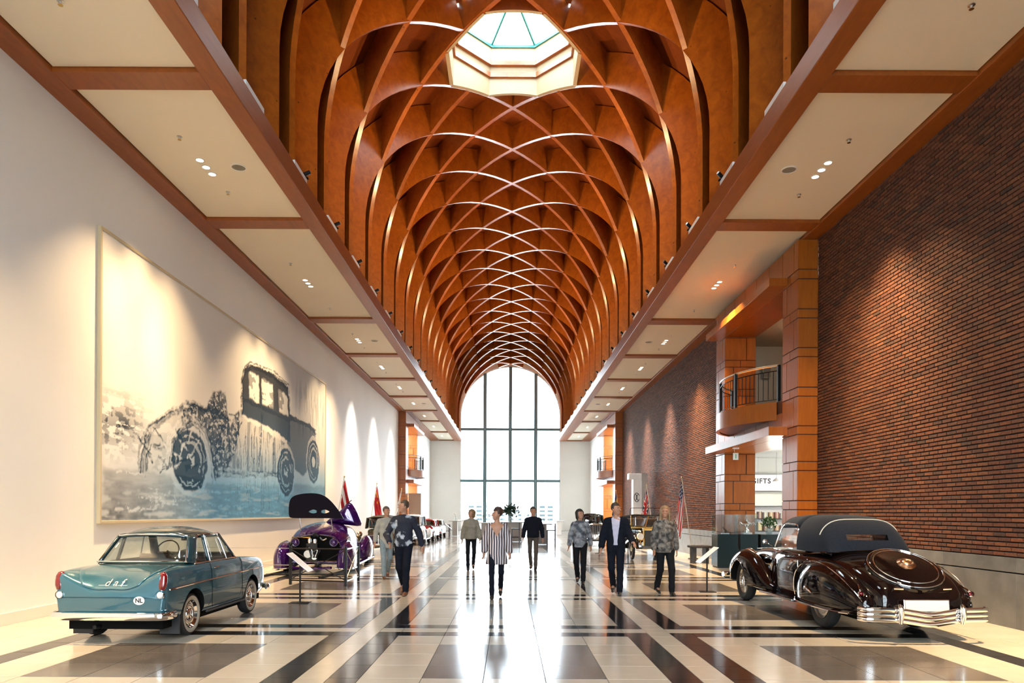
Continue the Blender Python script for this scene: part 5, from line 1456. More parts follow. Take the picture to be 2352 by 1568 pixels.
def pattern(name, c1, c2, scale=6.0, kind='noise', thr=(.42, .58), rough=.8):
    m, nt, b = nodes_of(name); tc = nt.nodes.new('ShaderNodeTexCoord')
    if kind == 'stripe':
        t = nt.nodes.new('ShaderNodeTexWave'); t.wave_type = 'BANDS'; t.bands_direction = 'X'; t.inputs['Scale'].default_value = scale; t.inputs['Distortion'].default_value = 1.4; t.inputs['Detail'].default_value = 1; t.inputs['Detail Scale'].default_value = .6
    else:
        t = nt.nodes.new('ShaderNodeTexNoise'); t.inputs['Scale'].default_value = scale; t.inputs['Detail'].default_value = 3
    nt.links.new(tc.outputs['Object'], t.inputs['Vector'])
    r = nt.nodes.new('ShaderNodeValToRGB'); e = r.color_ramp.elements; e[0].position, e[1].position = thr; e[0].color = (*c1, 1); e[1].color = (*c2, 1)
    nt.links.new(t.outputs['Fac'], r.inputs[0]); nt.links.new(r.outputs[0], b.inputs['Base Color']); b.inputs['Roughness'].default_value = rough; MATS[name] = m
    return m
EYE = mat('eye_dark', (.015, .01, .008), .3)
def hand_field(w, d, out, scale=1.0, curl=.5):
    """a hand at wrist w pointing along d with the thumb on side 'out': palm, four unequal bent fingers, thumb"""
    w = np.array(w); d = np.array(d, float); d /= np.linalg.norm(d); o = np.array(out, float); o -= d * (o @ d); o /= np.linalg.norm(o); nrm = np.cross(d, o)
    f = Field(w - .14 * scale - .1, w + .14 * scale + .1, .0052)
    f.cone(w - d * .03, w + d * .01, .026 * scale, .024 * scale, k=.01)
    for k in range(4):
        x = (-.029 + .0193 * k) * scale
        base = w + d * .088 * scale + o * (-x)
        f.cone(w + d * .018 * scale + o * (-x * .6), base, .0155 * scale, .0125 * scale, k=.012)
        L = [.068, .078, .072, .055][k] * scale
        m1 = base + d * L * .45 + nrm * curl * .010; m2 = m1 + (d * .8 + nrm * curl * 1.0) * L * .32; e = m2 + (d * .35 + nrm * curl * 1.4) * L * .28
        f.cone(base, m1, .0098 * scale, .0092 * scale, k=.004).cone(m1, m2, .0092 * scale, .0085 * scale, k=.003).cone(m2, e, .0085 * scale, .0070 * scale, k=.003)
    t0 = w + d * .025 * scale + o * .020 * scale; t1 = t0 + (d * .55 + o * .8 + nrm * .2) * .04 * scale; t2 = t1 + (d * .9 + o * .25 + nrm * .35) * .036 * scale
    f.cone(t0, t1, .0145 * scale, .0115 * scale, k=.010).cone(t1, t2, .0112 * scale, .0085 * scale, k=.004)
    return f.mesh()
def person(label, loc, h, rz=0.0, lead=1, stride=.30, head_yaw=0.0, skin=(.42, .21, .13), hair=(.05, .025, .012), hair_style='short', top=None, trousers=None, shoes=None,
           hem=.92, top_r=1.0, sleeve=.88, flare=0.0, jacket=None, arms=None, fem=False, leg_r=1.0, neckline=None, ankle=.062, name='person'):
    """a visitor facing -y; lead = +1: the leg on the +x side is in front"""
    C = thing(name, label, 'person', loc, rz); S_ = h / 1.75
    hip = .085 if not fem else .088; shw = .172 if not fem else .152
    J = {}
    for s in (-1, 1):
        fwd = (s == lead)
        J['hip', s] = np.array((s * hip, 0, .93))
        if fwd: J['knee', s] = np.array((s * (hip + .008), -.10 - .25 * stride, .505)); J['ank', s] = np.array((s * (hip - .0), -.12 - stride * .30, .085))
        else: J['knee', s] = np.array((s * (hip + .0), -.03 + .10 * stride, .50)); J['ank', s] = np.array((s * (hip - .015), .10 + stride * .75, .085 + stride * .28))
        J['sh', s] = np.array((s * shw, .015, 1.400))
        if arms and arms.get(s): J['el', s], J['wr', s] = [np.array(q, float) for q in arms[s]]
        else:
            sw = -.55 if not fwd else .5
            J['el', s] = np.array((s * (shw + .075), .04 + sw * .12 * stride, 1.145)); J['wr', s] = np.array((s * (shw + .10), -.03 + sw * .55 * stride, .905))
    sk = skin_mat('skin_%.2f_%.2f' % (skin[0], skin[1]), skin)
    # --- body under the clothes (one surface), head and hands in finer grids
    f = Field((-.62, -.62, -.02), (.62, .62, 1.56), .017)
    f.cone((0, 0, .95), (0, .005, 1.10), .115, .105, (1.15, .78, 1)).cone((0, .005, 1.12), (0, .0, 1.36), .105, .125, (1.22, .76, 1), .05).cone((-.11, .015, 1.39), (.11, .015, 1.39), .052, .052, k=.05).cone((0, .015, 1.40), (0, -.005, 1.54), .058, .052, k=.03)
    for s in (-1, 1):
        f.cone(J['hip', s], J['knee', s], .075 * leg_r, .050 * leg_r, k=.04).cone(J['knee', s], J['ank', s], .048 * leg_r, .034, k=.03)
        f.cone(J['ank', s] + (0, .03, -.04), J['ank', s] + (0, -.13, -.055), .032, .026, k=.02)
        f.cone(J['sh', s], J['el', s], .046, .038, k=.04).cone(J['el', s], J['wr', s], .036, .025, k=.03)
    parts = [f.mesh()]
    g = Field((-.13, -.17, 1.44), (.13, .15, 1.80), .0075); hc = np.array((0, -.015, 1.645))
    cy, sy = math.cos(head_yaw), math.sin(head_yaw)
    def hp(x, y, z): return np.array((hc[0] + x * cy - y * sy, hc[1] + x * sy + y * cy, hc[2] + z))
    g.ball(hp(0, .012, .025), .086, (.88, 1.08, 1.0)).cone(hp(0, -.03, -.04), hp(0, -.045, -.075), .058, .040, (1, 1, 1), .05).cone((0, .015, 1.43), (0, .0, 1.60), .055, .050, k=.035)
    g.cone(hp(0, -.085, .02), hp(0, -.108, -.022), .010, .0145, k=.012).ball(hp(0, -.083, -.058), .018, (1.3, .6, .55), .014)
    for s in (-1, 1):
        g.ball(hp(s * .033, -.094, .018), .017, k=.018, sub=True).ball(hp(s * .033, -.079, .016), .0125, k=.006).ball(hp(s * .080, .01, -.005), .025, (.42, .8, 1.2), .008).cone(hp(s * .018, -.092, .037), hp(s * .05, -.085, .034), .008, .007, k=.01)
    parts.append(g.mesh())
    for s in (-1, 1):
        d = J['wr', s] - J['el', s]; parts.append(hand_field(J['wr', s] + d / np.linalg.norm(d) * .015, d, (-s * .25, -1, .1), 1.0 if not fem else .9))
    def put(nm, me, m):
        o = obj(nm, me, m, C); o.scale = (S_, S_, S_); return o
    put('body', np_mesh('body', parts), sk)
    e = MB()
    for s in (-1, 1): e.sphere(hp(s * .033, -.089, .016), .0062, 8, 6)
    put('eyes', e.mesh('eyes'), EYE)
    # --- hair
    q = Field((-.17, -.19, 1.30), (.17, .21, 1.86), .009)
    q.ball(hp(0, .022, .038), .094, (.93, 1.08, 1.02))
    if hair_style == 'bob':
        q.cone(hp(0, .05, .03), hp(0, .06, -.07), .085, .07, (1.12, .85, 1), .04)
        for s in (-1, 1): q.cone(hp(s * .075, .0, .03), hp(s * .075, -.005, -.08), .026, .02, k=.03)
    if hair_style == 'long':
        q.cone(hp(0, .05, .03), hp(0, .07, -.20), .085, .07, (1.15, .7, 1), .04)
        for s in (-1, 1): q.cone(hp(s * .08, .0, .03), hp(s * .085, -.01, -.16), .026, .022, k=.03)
    if hair_style == 'bun': q.ball(hp(0, .115, .05), .042, k=.03); q.ball(hp(0, .03, .06), .092, k=.03)
    if hair_style == 'cap': q.cone(hp(0, -.06, .065), hp(0, -.135, .058), .05, .045, (1.2, 1, .18), .01)
    nx, ny = sy * 0 + (0 * cy - (-1) * sy), (0 * sy + (-1) * cy)
    # clear the face: everything in front of a slanted plane below the hairline
    fd = np.array((nx, ny, 0)); X, Y, Z = np.meshgrid(*q.ax, indexing='ij')
    front = (X - hc[0]) * fd[0] + (Y - hc[1]) * fd[1]; up_ = Z - hc[2]
    q.F = np.maximum(q.F, np.minimum(front - .030, .068 - up_ + 0 * front)) if hair_style != 'short' else np.maximum(q.F, np.minimum(front - .022 + 0 * up_, .062 - up_))
    if hair_style in ('short', 'cap'): q.F = np.maximum(q.F, -(up_ + .045 + .35 * front))
    put('hair', np_mesh('hair', [q.mesh()]), mat('hair_%.3f_%.3f' % (hair[0], hair[1]), hair, .5, noise=.25, nscale=30))
    # --- trousers
    t = Field((-.40, -.62, .05), (.40, .62, 1.10), .016)
    t.cone((-.05, 0, .95), (.05, 0, .95), .118, .118, (1, .88, 1)).cone((0, .01, .99), (0, .005, 1.05), .125, .12, (1.12, .82, 1))
    for s in (-1, 1):
        t.cone(J['hip', s], J['knee', s], .093 * leg_r, .066 * leg_r, k=.035).cone(J['knee', s], J['ank', s] + (0, .005, -.05), .064 * leg_r, .055 * leg_r, k=.03)
        for a in (.45, .8): t.ball(J['knee', s] * (1 - a) + J['ank', s] * a + (0, .012, 0), .058 * leg_r, k=.03)
    t.plane(2, ankle); t.plane(2, 1.06, False)
    put('trousers', np_mesh('trousers', [t.mesh()]), trousers)
    # --- shoes
    for s in (-1, 1):
        a = J['ank', s]; lift = a[2] - .085; z = Field((a[0] - .1, a[1] - .27, -.03), (a[0] + .1, a[1] + .14, .32), .0085)
        tip = -.175; zt = .030 if s == lead else .032
        z.cone(a + (0, .035, -.045), a + (0, tip * .55, -.052 - (0 if s == lead else lift * .5)), .043, .040, (.92, 1, 1), .02).cone(a + (0, tip * .5, -.058 - (0 if s == lead else lift * .5)), a + (0, tip, -.062 - (0 if s == lead else lift * .9)), .038, .028, (1, 1, .8), .02).cone(a + (0, .01, -.03), a + (0, .01, .045), .042, .042, k=.02)
        z.plane(2, 0.0)
        put('shoe', np_mesh('shoe', [z.mesh()]), shoes)
    # --- upper garment
    def garment(nm, m, grow, hem_, open_front=False, slv=sleeve, fl=flare, neck=neckline):
        u = Field((-.68, -.62, .55), (.68, .62, 1.60), .0155); r = top_r; w0 = 1.12 + (.06 if not fem else 0)
        u.cone((0, .005, 1.34), (0, .0, 1.14), .135 * r + grow, .118 * r + grow, (w0, .80, 1), .05).cone((0, .0, 1.14), (0, .0, .98), .118 * r + grow, .130 * r + grow, (1.10, .85, 1), .05)
        if hem_ < .92: u.cone((0, 0, .98), (0, 0, hem_ - .02), .130 * r + grow, .135 * r + grow + fl, (1.12, .86, 1), .04)
        u.cone((-shw + .05, .015, 1.375), (shw - .05, .015, 1.375), .066 + grow, .066 + grow, k=.04).cone((0, .015, 1.40), (0, .008, 1.475), .068 + grow, .056 + grow, k=.04)
        for s in (-1, 1): u.cone((0, .012, 1.455), (s * (shw - .01), .015, 1.405), .052 + grow, .050 + grow, k=.03)
        if fem:
            for s in (-1, 1): u.ball((s * .075, -.085, 1.26), .062 + grow * .5, k=.05)
        for s in (-1, 1):
            u.cone(J['sh', s], J['el', s], .055 * r + grow, .052 * r + grow + fl * .3, k=.022)
            u.cone(J['el', s], J['el', s] + (J['wr', s] - J['el', s]) * slv, .051 * r + grow + fl * .3, (.042 if not fl else .055) * r + grow, k=.02)
            pass
        # hang of the cloth: shallow folds
        X, Y, Z = np.meshgrid(*u.ax, indexing='ij')
        u.F += .0035 * np.sin(Z * 46 + X * 23) * np.sin(Y * 31 + Z * 17) + (.005 * np.sin(np.arctan2(Y, X) * 9) * np.clip((1.15 - Z) * 3, 0, 1) if fl else 0)
        core = np.abs(X) < .235
        u.F = np.where(core, np.maximum(u.F, hem_ - Z), u.F)
        u.F = np.where(np.abs(X) < .12, np.maximum(u.F, (Z + .25 * Y) - 1.492), u.F)
        if neck: u.F = np.maximum(u.F, np.minimum(np.minimum(.10 * 1 - 0 * X, -Y - .01), (Z - neck) * .55 - np.abs(X)))
        if open_front: u.F = np.maximum(u.F, np.minimum(-Y - .02, .035 + .055 * np.clip((Z - 1.05) * 2.2, 0, 1) + .05 * np.clip((1.0 - Z) * 3, 0, 1) - np.abs(X)))
        put(nm, np_mesh(nm, [u.mesh()]), m)
    if jacket:
        garment('shirt', top, .0, .95, slv=.9, neck=None); garment('jacket', jacket, .020, hem, True)
    else: garment('top', top, .010, hem)
    return C
NAVYPRINT = pattern('navy_print', (.007, .009, .022), (.42, .44, .48), 6.0, thr=(.55, .64))
BLACKCLOTH = mat('black_cloth', (.008, .008, .010), .85, noise=.2, nscale=20, spec=.15)
NAVYCLOTH = mat('navy_cloth', (.006, .0075, .014), .85, noise=.2, nscale=20, spec=.15)
BROWNCLOTH = mat('brown_cloth', (.075, .055, .042), .85, noise=.15, nscale=20)
BEIGEKNIT = mat('beige_knit', (.26, .23, .18), .9, noise=.12, nscale=18)
PALECLOTH = mat('pale_grey_cloth', (.36, .34, .29), .9, noise=.15, nscale=10)
JEANS = mat('pale_jeans', (.22, .27, .29), .85, noise=.15, nscale=25)
STRIPES = pattern('striped_blouse', (.020, .020, .035), (.66, .56, .55), 6.5, 'stripe', (.40, .60))
GREYPRINT = pattern('grey_print', (.055, .065, .085), (.28, .29, .31), 9.0, thr=(.40, .62))
FURGREY = pattern('grey_fur', (.035, .032, .030), (.24, .21, .18), 14.0, thr=(.38, .66))
SHIRTLILAC = mat('lilac_shirt', (.50, .47, .58), .8, noise=.05, nscale=12)
DARKSHOE = mat('dark_shoe', (.012, .010, .010), .4)
BROWNSHOE = mat('tan_shoe', (.16, .07, .035), .5)
person('man in navy sweatshirt with white and pink print and dark trousers, head turned left', (-2.13, 13.86, 0), 1.83, rad(-4), 1, .32, rad(-58), hair=(.06, .035, .02), top=NAVYPRINT, trousers=NAVYCLOTH, shoes=BROWNSHOE, hem=.90, top_r=1.06,
       arms={-1: ((-.30, -.10, 1.13), (-.20, -.30, .98)), 1: ((.27, .10, 1.15), (.32, .16, .91))})
person('slim visitor in long pale grey jacket and pale jeans beside the purple car', (-3.06, 17.25, 0), 1.73, rad(20), -1, .25, rad(20), hair=(.10, .07, .05), top=PALECLOTH, trousers=JEANS, shoes=BROWNSHOE, hem=.74, top_r=1.05)
person('woman with chin-length blonde hair in loose beige sweater and black trousers', (-1.13, 19.85, 0), 1.68, rad(4), -1, .30, rad(-50), hair=(.20, .12, .05), hair_style='bob', top=BEIGEKNIT, trousers=BLACKCLOTH, shoes=DARKSHOE, hem=.90, top_r=1.07, fem=True, flare=.012, leg_r=.88)
person('woman in long black and pink striped blouse and dark leggings walking in the centre', (-.29, 13.36, 0), 1.68, rad(0), -1, .34, rad(-62), hair=(.035, .014, .008), hair_style='bun', top=STRIPES, trousers=NAVYCLOTH, shoes=DARKSHOE, hem=.66, top_r=1.05, fem=True, flare=.045, leg_r=.84, neckline=1.20)
person('man in dark navy sweater and brown trousers in front of the bright window', (.62, 20.05, 0), 1.76, rad(-6), 1, .16, rad(15), hair=(.03, .025, .02), hair_style='short', top=NAVYCLOTH, trousers=BROWNCLOTH, shoes=DARKSHOE, hem=.90, top_r=1.07, leg_r=.86)
person('dark-haired woman in grey-blue patterned top, nearest the limousine', (1.57, 16.2, 0), 1.68, rad(-10), 1, .24, rad(35), hair=(.012, .010, .008), hair_style='bob', top=GREYPRINT, trousers=BLACKCLOTH, shoes=DARKSHOE, hem=.86, top_r=1.05, fem=True)
person('man in dark suit with open jacket over a lilac shirt, hand held forward', (2.07, 14.05, 0), 1.80, rad(-12), 1, .30, rad(52), hair=(.035, .022, .015), top=SHIRTLILAC, jacket=NAVYCLOTH, trousers=NAVYCLOTH, shoes=DARKSHOE, hem=.80, top_r=1.04,
       arms={1: ((.26, -.02, 1.14), (.34, -.26, 1.02))})
person('blonde woman in grey fur-like jacket and black trousers beside the sign stand', (3.03, 14.0, 0), 1.74, rad(6), 1, .22, rad(-20), hair=(.24, .15, .07), hair_style='long', top=FURGREY, trousers=BLACKCLOTH, shoes=DARKSHOE, hem=.84, top_r=1.12, fem=True)
# ================================================================== EXHIBITION FURNITURE
SIGNWHITE = mat('sign_white', (.78, .78, .80), .3)
def sign_stand(label, x, y, side, h=.72, name='sign_stand'):
    """text stand: dark foot, thin post, white plate sloping down towards the aisle"""
    C = thing(name, label, 'sign stand', (x, y, 0)); s = side
    MB().box(-.17, .17, -.12, .12, 0, .012).build('foot_plate', BLACKMETAL, C, bevel=.004)
    MB().tube([(0, 0, .01), (0, 0, h)], .016, 8).build('post', BLACKMETAL, C, smooth=True)
    R = Matrix.Rotation(s * rad(40), 3, 'Y')
    MB().cbox((0, 0, h + .0), (.50, .34, .012), R).build('text_plate', SIGNWHITE, C, bevel=.004)
    MB().cbox((0, 0, h - .012), (.46, .30, .012), R).build('plate_backing', BLACKMETAL, C)
    return C
sign_stand('white sloping text plate on a black post beside the teal saloon car', -3.75, 12.47, 1)
sign_stand('white sloping text plate on a black post before the black cabriolet', 4.01, 14.49, -1, .76)
sign_stand('small white text plate on a post at the limousine', 3.55, 28.3, -1, .74)
sign_stand('text plate on a post half hidden behind the man in the suit', 3.72, 22.4, -1, .74)
sign_stand('small white text plate on a post by the white vintage saloon', -3.85, 36.2, 1, .74)
sign_stand('farthest white text plate on the left, by the bar stools', -3.80, 43.5, 1, .74)
# barrier round the purple car: braced steel frames and two wires to the wall
B = thing('barrier', 'black cross-braced steel barrier in front of the purple car', 'barrier', (0, 0, 0))
pA, pB, pC = (-4.89, 15.6), (-3.6, 15.3), (-3.58, 16.5)
for p in (pA, pB, pC): MB().box(p[0] - .028, p[0] + .028, p[1] - .028, p[1] + .028, 0, .86).build('post', BLACKMETAL, B, bevel=.004)
MB().sphere((pA[0], pA[1], .90), .045, 12, 8).build('finial', BLACKMETAL, B, smooth='all')
for p, q, m_ in ((pA, pB, BLACKMETAL), (pB, pC, STEEL)):  # side frame catches white light: its brightness is put into the paler steel
    for z in (.80, .10): MB().tube([(*p, z), (*q, z)], .018, 6).build('rail', m_, B)
    MB().tube([(*p, .78), (*q, .12)], .011, 6).build('brace', m_, B); MB().tube([(*p, .12), (*q, .78)], .011, 6).build('brace', m_, B)
mid = ((pA[0] + pB[0]) / 2, (pA[1] + pB[1]) / 2); MB().sphere((*mid, .45), .045, 10, 8).build('brace_boss', BLACKMETAL, B, smooth='all')
for z in (.80, .43): MB().tube([(pA[0], pA[1], z), (-7.1, 15.8, z)], .006, 5).build('wire', STEEL, B)
# low black table on the right
T = thing('display_table', 'low black table with slab top beside the display cases', 'table', (6.12, 22.9, 0))
MB().box(-.33, .33, -.28, .28, .50, .575).build('table_top', BLACKPLASTIC, T, bevel=.02)
for x in (-.20, .20): MB().box(x - .05, x + .05, -.22, .22, 0, .50).build('leg_panel', BLACKPLASTIC, T)
MB().box(-.12, .12, -.05, .05, .575, .60).build('handle_recess', STEEL, T, bevel=.01)
# display cases at the portal
CASEBASE = mat('dark_teal_lacquer', (.008, .022, .026), .25)
CASEGLASS = glass('case_glass', (.93, .96, .96), .07)
def case(label, x0, x1, y0, y1, glazed=True):
    C = thing('display_case', label, 'display case', ((x0 + x1) / 2, (y0 + y1) / 2, 0)); w, d = (x1 - x0) / 2, (y1 - y0) / 2
    MB().box(-w, w, -d, d, .04, 1.0).build('cabinet', CASEBASE, C, bevel=.006); MB().box(-w + .03, w - .03, -d + .03, d - .03, 0, .04).build('plinth', BLACKPLASTIC, C)
    if glazed:
        for r in ((-w, -w + .008, -d, d), (w - .008, w, -d, d), (-w, w, -d, -d + .008), (-w, w, d - .008, d)): MB().box(*r, 1.0, 1.58).build('glass_side', CASEGLASS, C)
        MB().box(-w, w, -d, d, 1.58, 1.588).build('glass_top', CASEGLASS, C)
    return C
case('dark teal display case with glass top nearest the aisle', 6.10, 6.70, 20.85, 21.45)
case('middle dark teal display case holding a silver trophy', 6.78, 7.30, 20.85, 21.45)
case('dark teal cabinet without glass carrying a flower pot', 7.38, 8.05, 20.85, 21.45, False)
SILVER = mat('silver', (.82, .80, .76), .12, 1.0)
t = thing('trophy_cup', 'silver trophy bowl with lid in the middle display case', 'trophy', (7.05, 21.1, 1.001))
MB().box(-.13, .13, -.1, .1, 0, .05).build('plinth', SIGNWHITE, t)
MB().lathe([(.075, .05), (.07, .12), (.03, .15), (.025, .20), (.07, .24), (.14, .29), (.15, .32), (.13, .33)], n=24).build('bowl', SILVER, t, smooth=True)
MB().lathe([(.13, .33), (.08, .36), (.02, .39), (.012, .45), (.02, .47), (0, .49)], n=20).build('lid', SILVER, t, smooth=True)
for s in (-1, 1): MB().tube(cat([(s * .14, 0, .30), (s * .20, 0, .36), (s * .21, 0, .30), (s * .16, 0, .26)], 4), .008, 6).build('handle', SILVER, t, smooth=True)
t = thing('small_figure', 'small dark metal figure on a white block in the glass case', 'figurine', (6.40, 21.1, 1.001))
MB().box(-.11, .11, -.06, .06, 0, .03).build('block', SIGNWHITE, t)
MB().tube(cat([(.04, 0, .03), (.03, 0, .10), (-.03, 0, .16), (-.07, 0, .22)], 4), [.03] * 5 + [.022] * 5 + [.012] * 3, 8).build('figure', mat('bronze', (.12, .10, .08), .35, .8), t, smooth=True)
def leaves(mb, c, r, n, size, rnd_, zs=1.0):
    for _ in range(n):
        a = rnd_.random() * 2 * PI; b = math.acos(1 - 1.5 * rnd_.random()); q = r * (.5 + .5 * rnd_.random())
        p = Vector((c[0] + q * math.sin(b) * math.cos(a), c[1] + q * math.sin(b) * math.sin(a), c[2] + q * math.cos(b) * zs))
        d = Vector((rnd_.random() - .5, rnd_.random() - .5, rnd_.random() - .2)).normalized(); s_ = d.cross(Vector((rnd_.random() - .5, rnd_.random() - .5, 1))).normalized()
        L = size * (.7 + .6 * rnd_.random())
        mb.add([p, p + d * L * .5 + s_ * L * .24, p + d * L, p + d * L * .5 - s_ * L * .24], [(0, 1, 2, 3)])
    return mb
LEAF = mat('leaf_green', (.035, .11, .022), .5, noise=.3, nscale=9); LEAFD = mat('leaf_dark', (.012, .045, .020), .5, noise=.3, nscale=9)
PETAL = mat('petal_white', (.75, .74, .60), .6)
def plant(label, loc, r, pot_r, pot_h, stem, potm, flowers=0, n=150, dark=False, seed=1, name='potted_plant'):
    C = thing(name, label, 'plant', loc); R = random.Random(seed)
    MB().lathe([(0, 0), (pot_r * .7, 0), (pot_r, pot_h * .6), (pot_r * .9, pot_h), (pot_r * .8, pot_h), (pot_r * .8, pot_h * .8), (0, pot_h * .8)], n=18).build('pot', potm, C, smooth=True)
    for k in range(7):
        a = 2 * PI * k / 7; MB().tube(cat([(0, 0, pot_h * .8), (.3 * r * math.cos(a), .3 * r * math.sin(a), pot_h + stem * .6), (.8 * r * math.cos(a), .8 * r * math.sin(a), pot_h + stem + r * .3)], 3), .006, 4).build('stem', LEAFD, C)
    tag(leaves(MB(), (0, 0, pot_h + stem), r, n, r * .5, R).build('foliage', LEAFD if dark else LEAF, C, recalc=False), kind='stuff')
    for k in range(flowers):
        a = R.random() * 2 * PI; MB().sphere((r * .8 * math.cos(a) * R.random(), r * .8 * math.sin(a) * R.random() - r * .3, pot_h + stem + r * (.2 + .7 * R.random())), r * .14, 8, 6).build('flower', PETAL, C, smooth='all')
    return C
plant('green plant with white flowers in a glass bowl on the cabinet by the shop', (7.72, 21.12, 1.0), .22, .11, .18, .10, glass('bowl_glass', (.8, .9, .9), .2), 5, 170, False, 3)
# ---- the gift shop behind the portal
b = thing('shop_sign', 'white hanging board with black capital letters in the shop', 'sign', (8.72, 24.05, 2.72))
MB().box(-.72, .62, 0, .03, -.32, .22).build('board', SIGNWHITE, b)
text('GIFTS', .235, (-.20, -.004, -.0), (PI / 2, 0, 0), BLACKPLASTIC, 'lettering', b, .002, space=1.15, bold=.007)
for x in (-.3, .3): MB().tube([(x, .015, .22), (x, .015, .83)], .006, 5).build('hanger', STEEL, b)
c = thing('shop_pelmet', 'cream pelmet box above the shop shelves', 'pelmet', (8.95, 24.0, 1.88)); MB().box(-.75, .75, 0, .45, 0, .40).build('box', mat('cream_card', (.72, .66, .52), .6), c, bevel=.01); MB().box(-.75, .75, -.01, 0, .0, .02).build('edge_strip', STEEL, c)
sh = thing('shop_shelf', 'white shop shelf unit stocked with small goods', 'shelf', (8.95, 24.15, 0))
MB().box(-.72, .72, .25, .28, 0, 1.86).build('back_panel', SIGNWHITE, sh)
for z in (.5, 1.0, 1.42): MB().box(-.72, .72, 0, .26, z, z + .03).build('shelf_board', BLACKPLASTIC, sh)
for x in (-.72, .70): MB().box(x, x + .02, 0, .26, 0, 1.86).build('side_panel', SIGNWHITE, sh)
R_ = random.Random(8)
for z, lv in ((1.03, 'lower'), (1.45, 'upper')):
    for k in range(7):
        cc = [(.45, .30, .18), (.30, .12, .10), (.55, .52, .45), (.12, .16, .20), (.5, .42, .2), (.2, .1, .08), (.35, .33, .30)][(k + int(z * 3)) % 7]
        h_ = .16 + .12 * R_.random()
        g_ = thing('gift_box', 'small coloured gift box, %s from the left on the %s shop shelf' % (['first', 'second', 'third', 'fourth', 'fifth', 'sixth', 'seventh'][k], lv), 'box', (8.95 - .60 + k * .195, 24.27, z + .001), group='goods on the shop shelves')
        MB().box(-.07, .07, -.08, .08, 0, h_).build('carton', mat('carton_%d' % ((k + int(z * 3)) % 7), cc, .5), g_, bevel=.006); MB().box(-.015, .015, -.083, .083, 0, h_ + .004).build('ribbon', mat('ribbon', (.7, .66, .5), .4), g_)
for x, y, w_ in ((8.35, 22.2, 'nearer the piers'), (9.3, 20.4, 'nearer the camera')):
    p = thing('pendant_lamp', 'white pendant lamp on a thin rod in the shop, %s' % w_, 'lamp', (x, y, 2.62))
    MB().tube([(0, 0, .1), (0, 0, .93)], .008, 6).build('rod', STEEL, p); MB().lathe([(.02, .12), (.10, .05), (.13, 0)], n=20).build('shade', SIGNWHITE, p, smooth=True)
    MB().sphere((0, 0, .02), .045, 10, 8).build('bulb', mat('bulb', (1, .93, .82), .3, emit=12), p)
    d = bpy.data.lights.new('pendant_light', 'POINT'); d.energy = 28; d.color = (1, .93, .82); d.shadow_soft_size = .08; o = bpy.data.objects.new('pendant_light', d); COL.objects.link(o); o.location = (0, 0, -.10); o.parent = p
for sx in (-1, 1):
    for z in (3.3, 6.9):
        d = bpy.data.lights.new('lobby_fill', 'POINT'); d.energy = 260; d.color = (1, .97, .92); d.shadow_soft_size = .15; o = bpy.data.objects.new('lobby_fill', d); COL.objects.link(o); o.location = (sx * 8.6, 48, z)  # added fill lamps that brighten the far portal rooms, no fitting built
d = bpy.data.lights.new('gallery_fill', 'POINT'); d.energy = 10; d.color = (1, .8, .55); d.shadow_soft_size = .15; o = bpy.data.objects.new('gallery_fill', d); COL.objects.link(o); o.location = (9.0, 20.5, 6.9)  # added unseen fill lamp for the gallery, hangs free without a fitting
e = thing('exit_sign', 'small white hanging exit sign under the lower canopy', 'sign', (6.42, 20.2, 3.26))
MB().box(-.075, .075, -.012, .012, -.11, .09).build('panel', mat('exit_white', (.75, .80, .76), .4), e, bevel=.004); MB().box(-.012, .012, -.013, -.011, -.07, .05).build('pictogram', mat('exit_green', (.03, .30, .14), .4), e); MB().tube([(-.04, 0, .09), (-.04, 0, .24)], .006, 5).build('hanger', STEEL, e); MB().box(-.09, .09, -.03, .03, .20, .24).build('ceiling_bracket', SIGNWHITE, e)
e = thing('wall_speaker', 'white box speaker on the gallery wall behind the balcony', 'speaker', (8.55, 23.72, 6.35)); MB().box(-.14, .14, -.12, .06, -.20, .20).build('housing', mat('speaker_cream', (.60, .56, .46), .5), e, bevel=.02); MB().box(-.12, .12, -.125, -.118, -.18, .18).build('grille', GRILLE, e)
# ---- flags on leaning poles
def flag(label, foot, top, pattern_, side, fly=1.15, name='flag', seed=0):
    C = thing(name, label, 'flag', (foot[0], foot[1], 0)); tp = Vector((top[0] - foot[0], top[1] - foot[1], top[2])); d = tp.normalized()
    MB().cyl((0, 0, 0), .18, .03, 20).build('foot', BLACKMETAL, C); MB().tube([(0, 0, .03), tp], .014, 8).build('pole', mat('pole_wood', (.62, .56, .46), .4), C, smooth=True)
    MB().sphere(tp + d * .03, .03, 10, 8, (1, 1, 1.2)).build('finial', BRASS, C, smooth='all')
    NV_, NU_ = 40, 60; vs = []; fs = []; cl = []
    for j in range(NV_ + 1):
        v = j / NV_; hst = tp - d * (.06 + .86 * v)
        for i in range(NU_ + 1):
            u = i / NU_; rip = .045 * math.sin(u * 7 + v * 16 + seed) * (.3 + u) + .02 * math.sin(v * 34 + u * 5)
            vs.append((hst.x + side * (.03 + u * (.20 - .06 * v) + .03 * math.sin(v * 22 + seed) * u), hst.y + rip - .02, hst.z - u * fly * (.98 - .12 * v) + .04 * math.sin(v * 6) * u)); cl.append((*pattern_(u, v), 1))
    for j in range(NV_):
        for i in range(NU_): a = j * (NU_ + 1) + i; fs.append((a, a + 1, a + NU_ + 2, a + NU_ + 1))
    me = bpy.data.meshes.new('cloth'); me.from_pydata(vs, [], fs); ca = me.color_attributes.new('print', 'FLOAT_COLOR', 'POINT'); ca.data.foreach_set('color', np.array(cl, np.float32).ravel()); me.shade_smooth()
    obj('cloth', me, FLAGM, C); return C
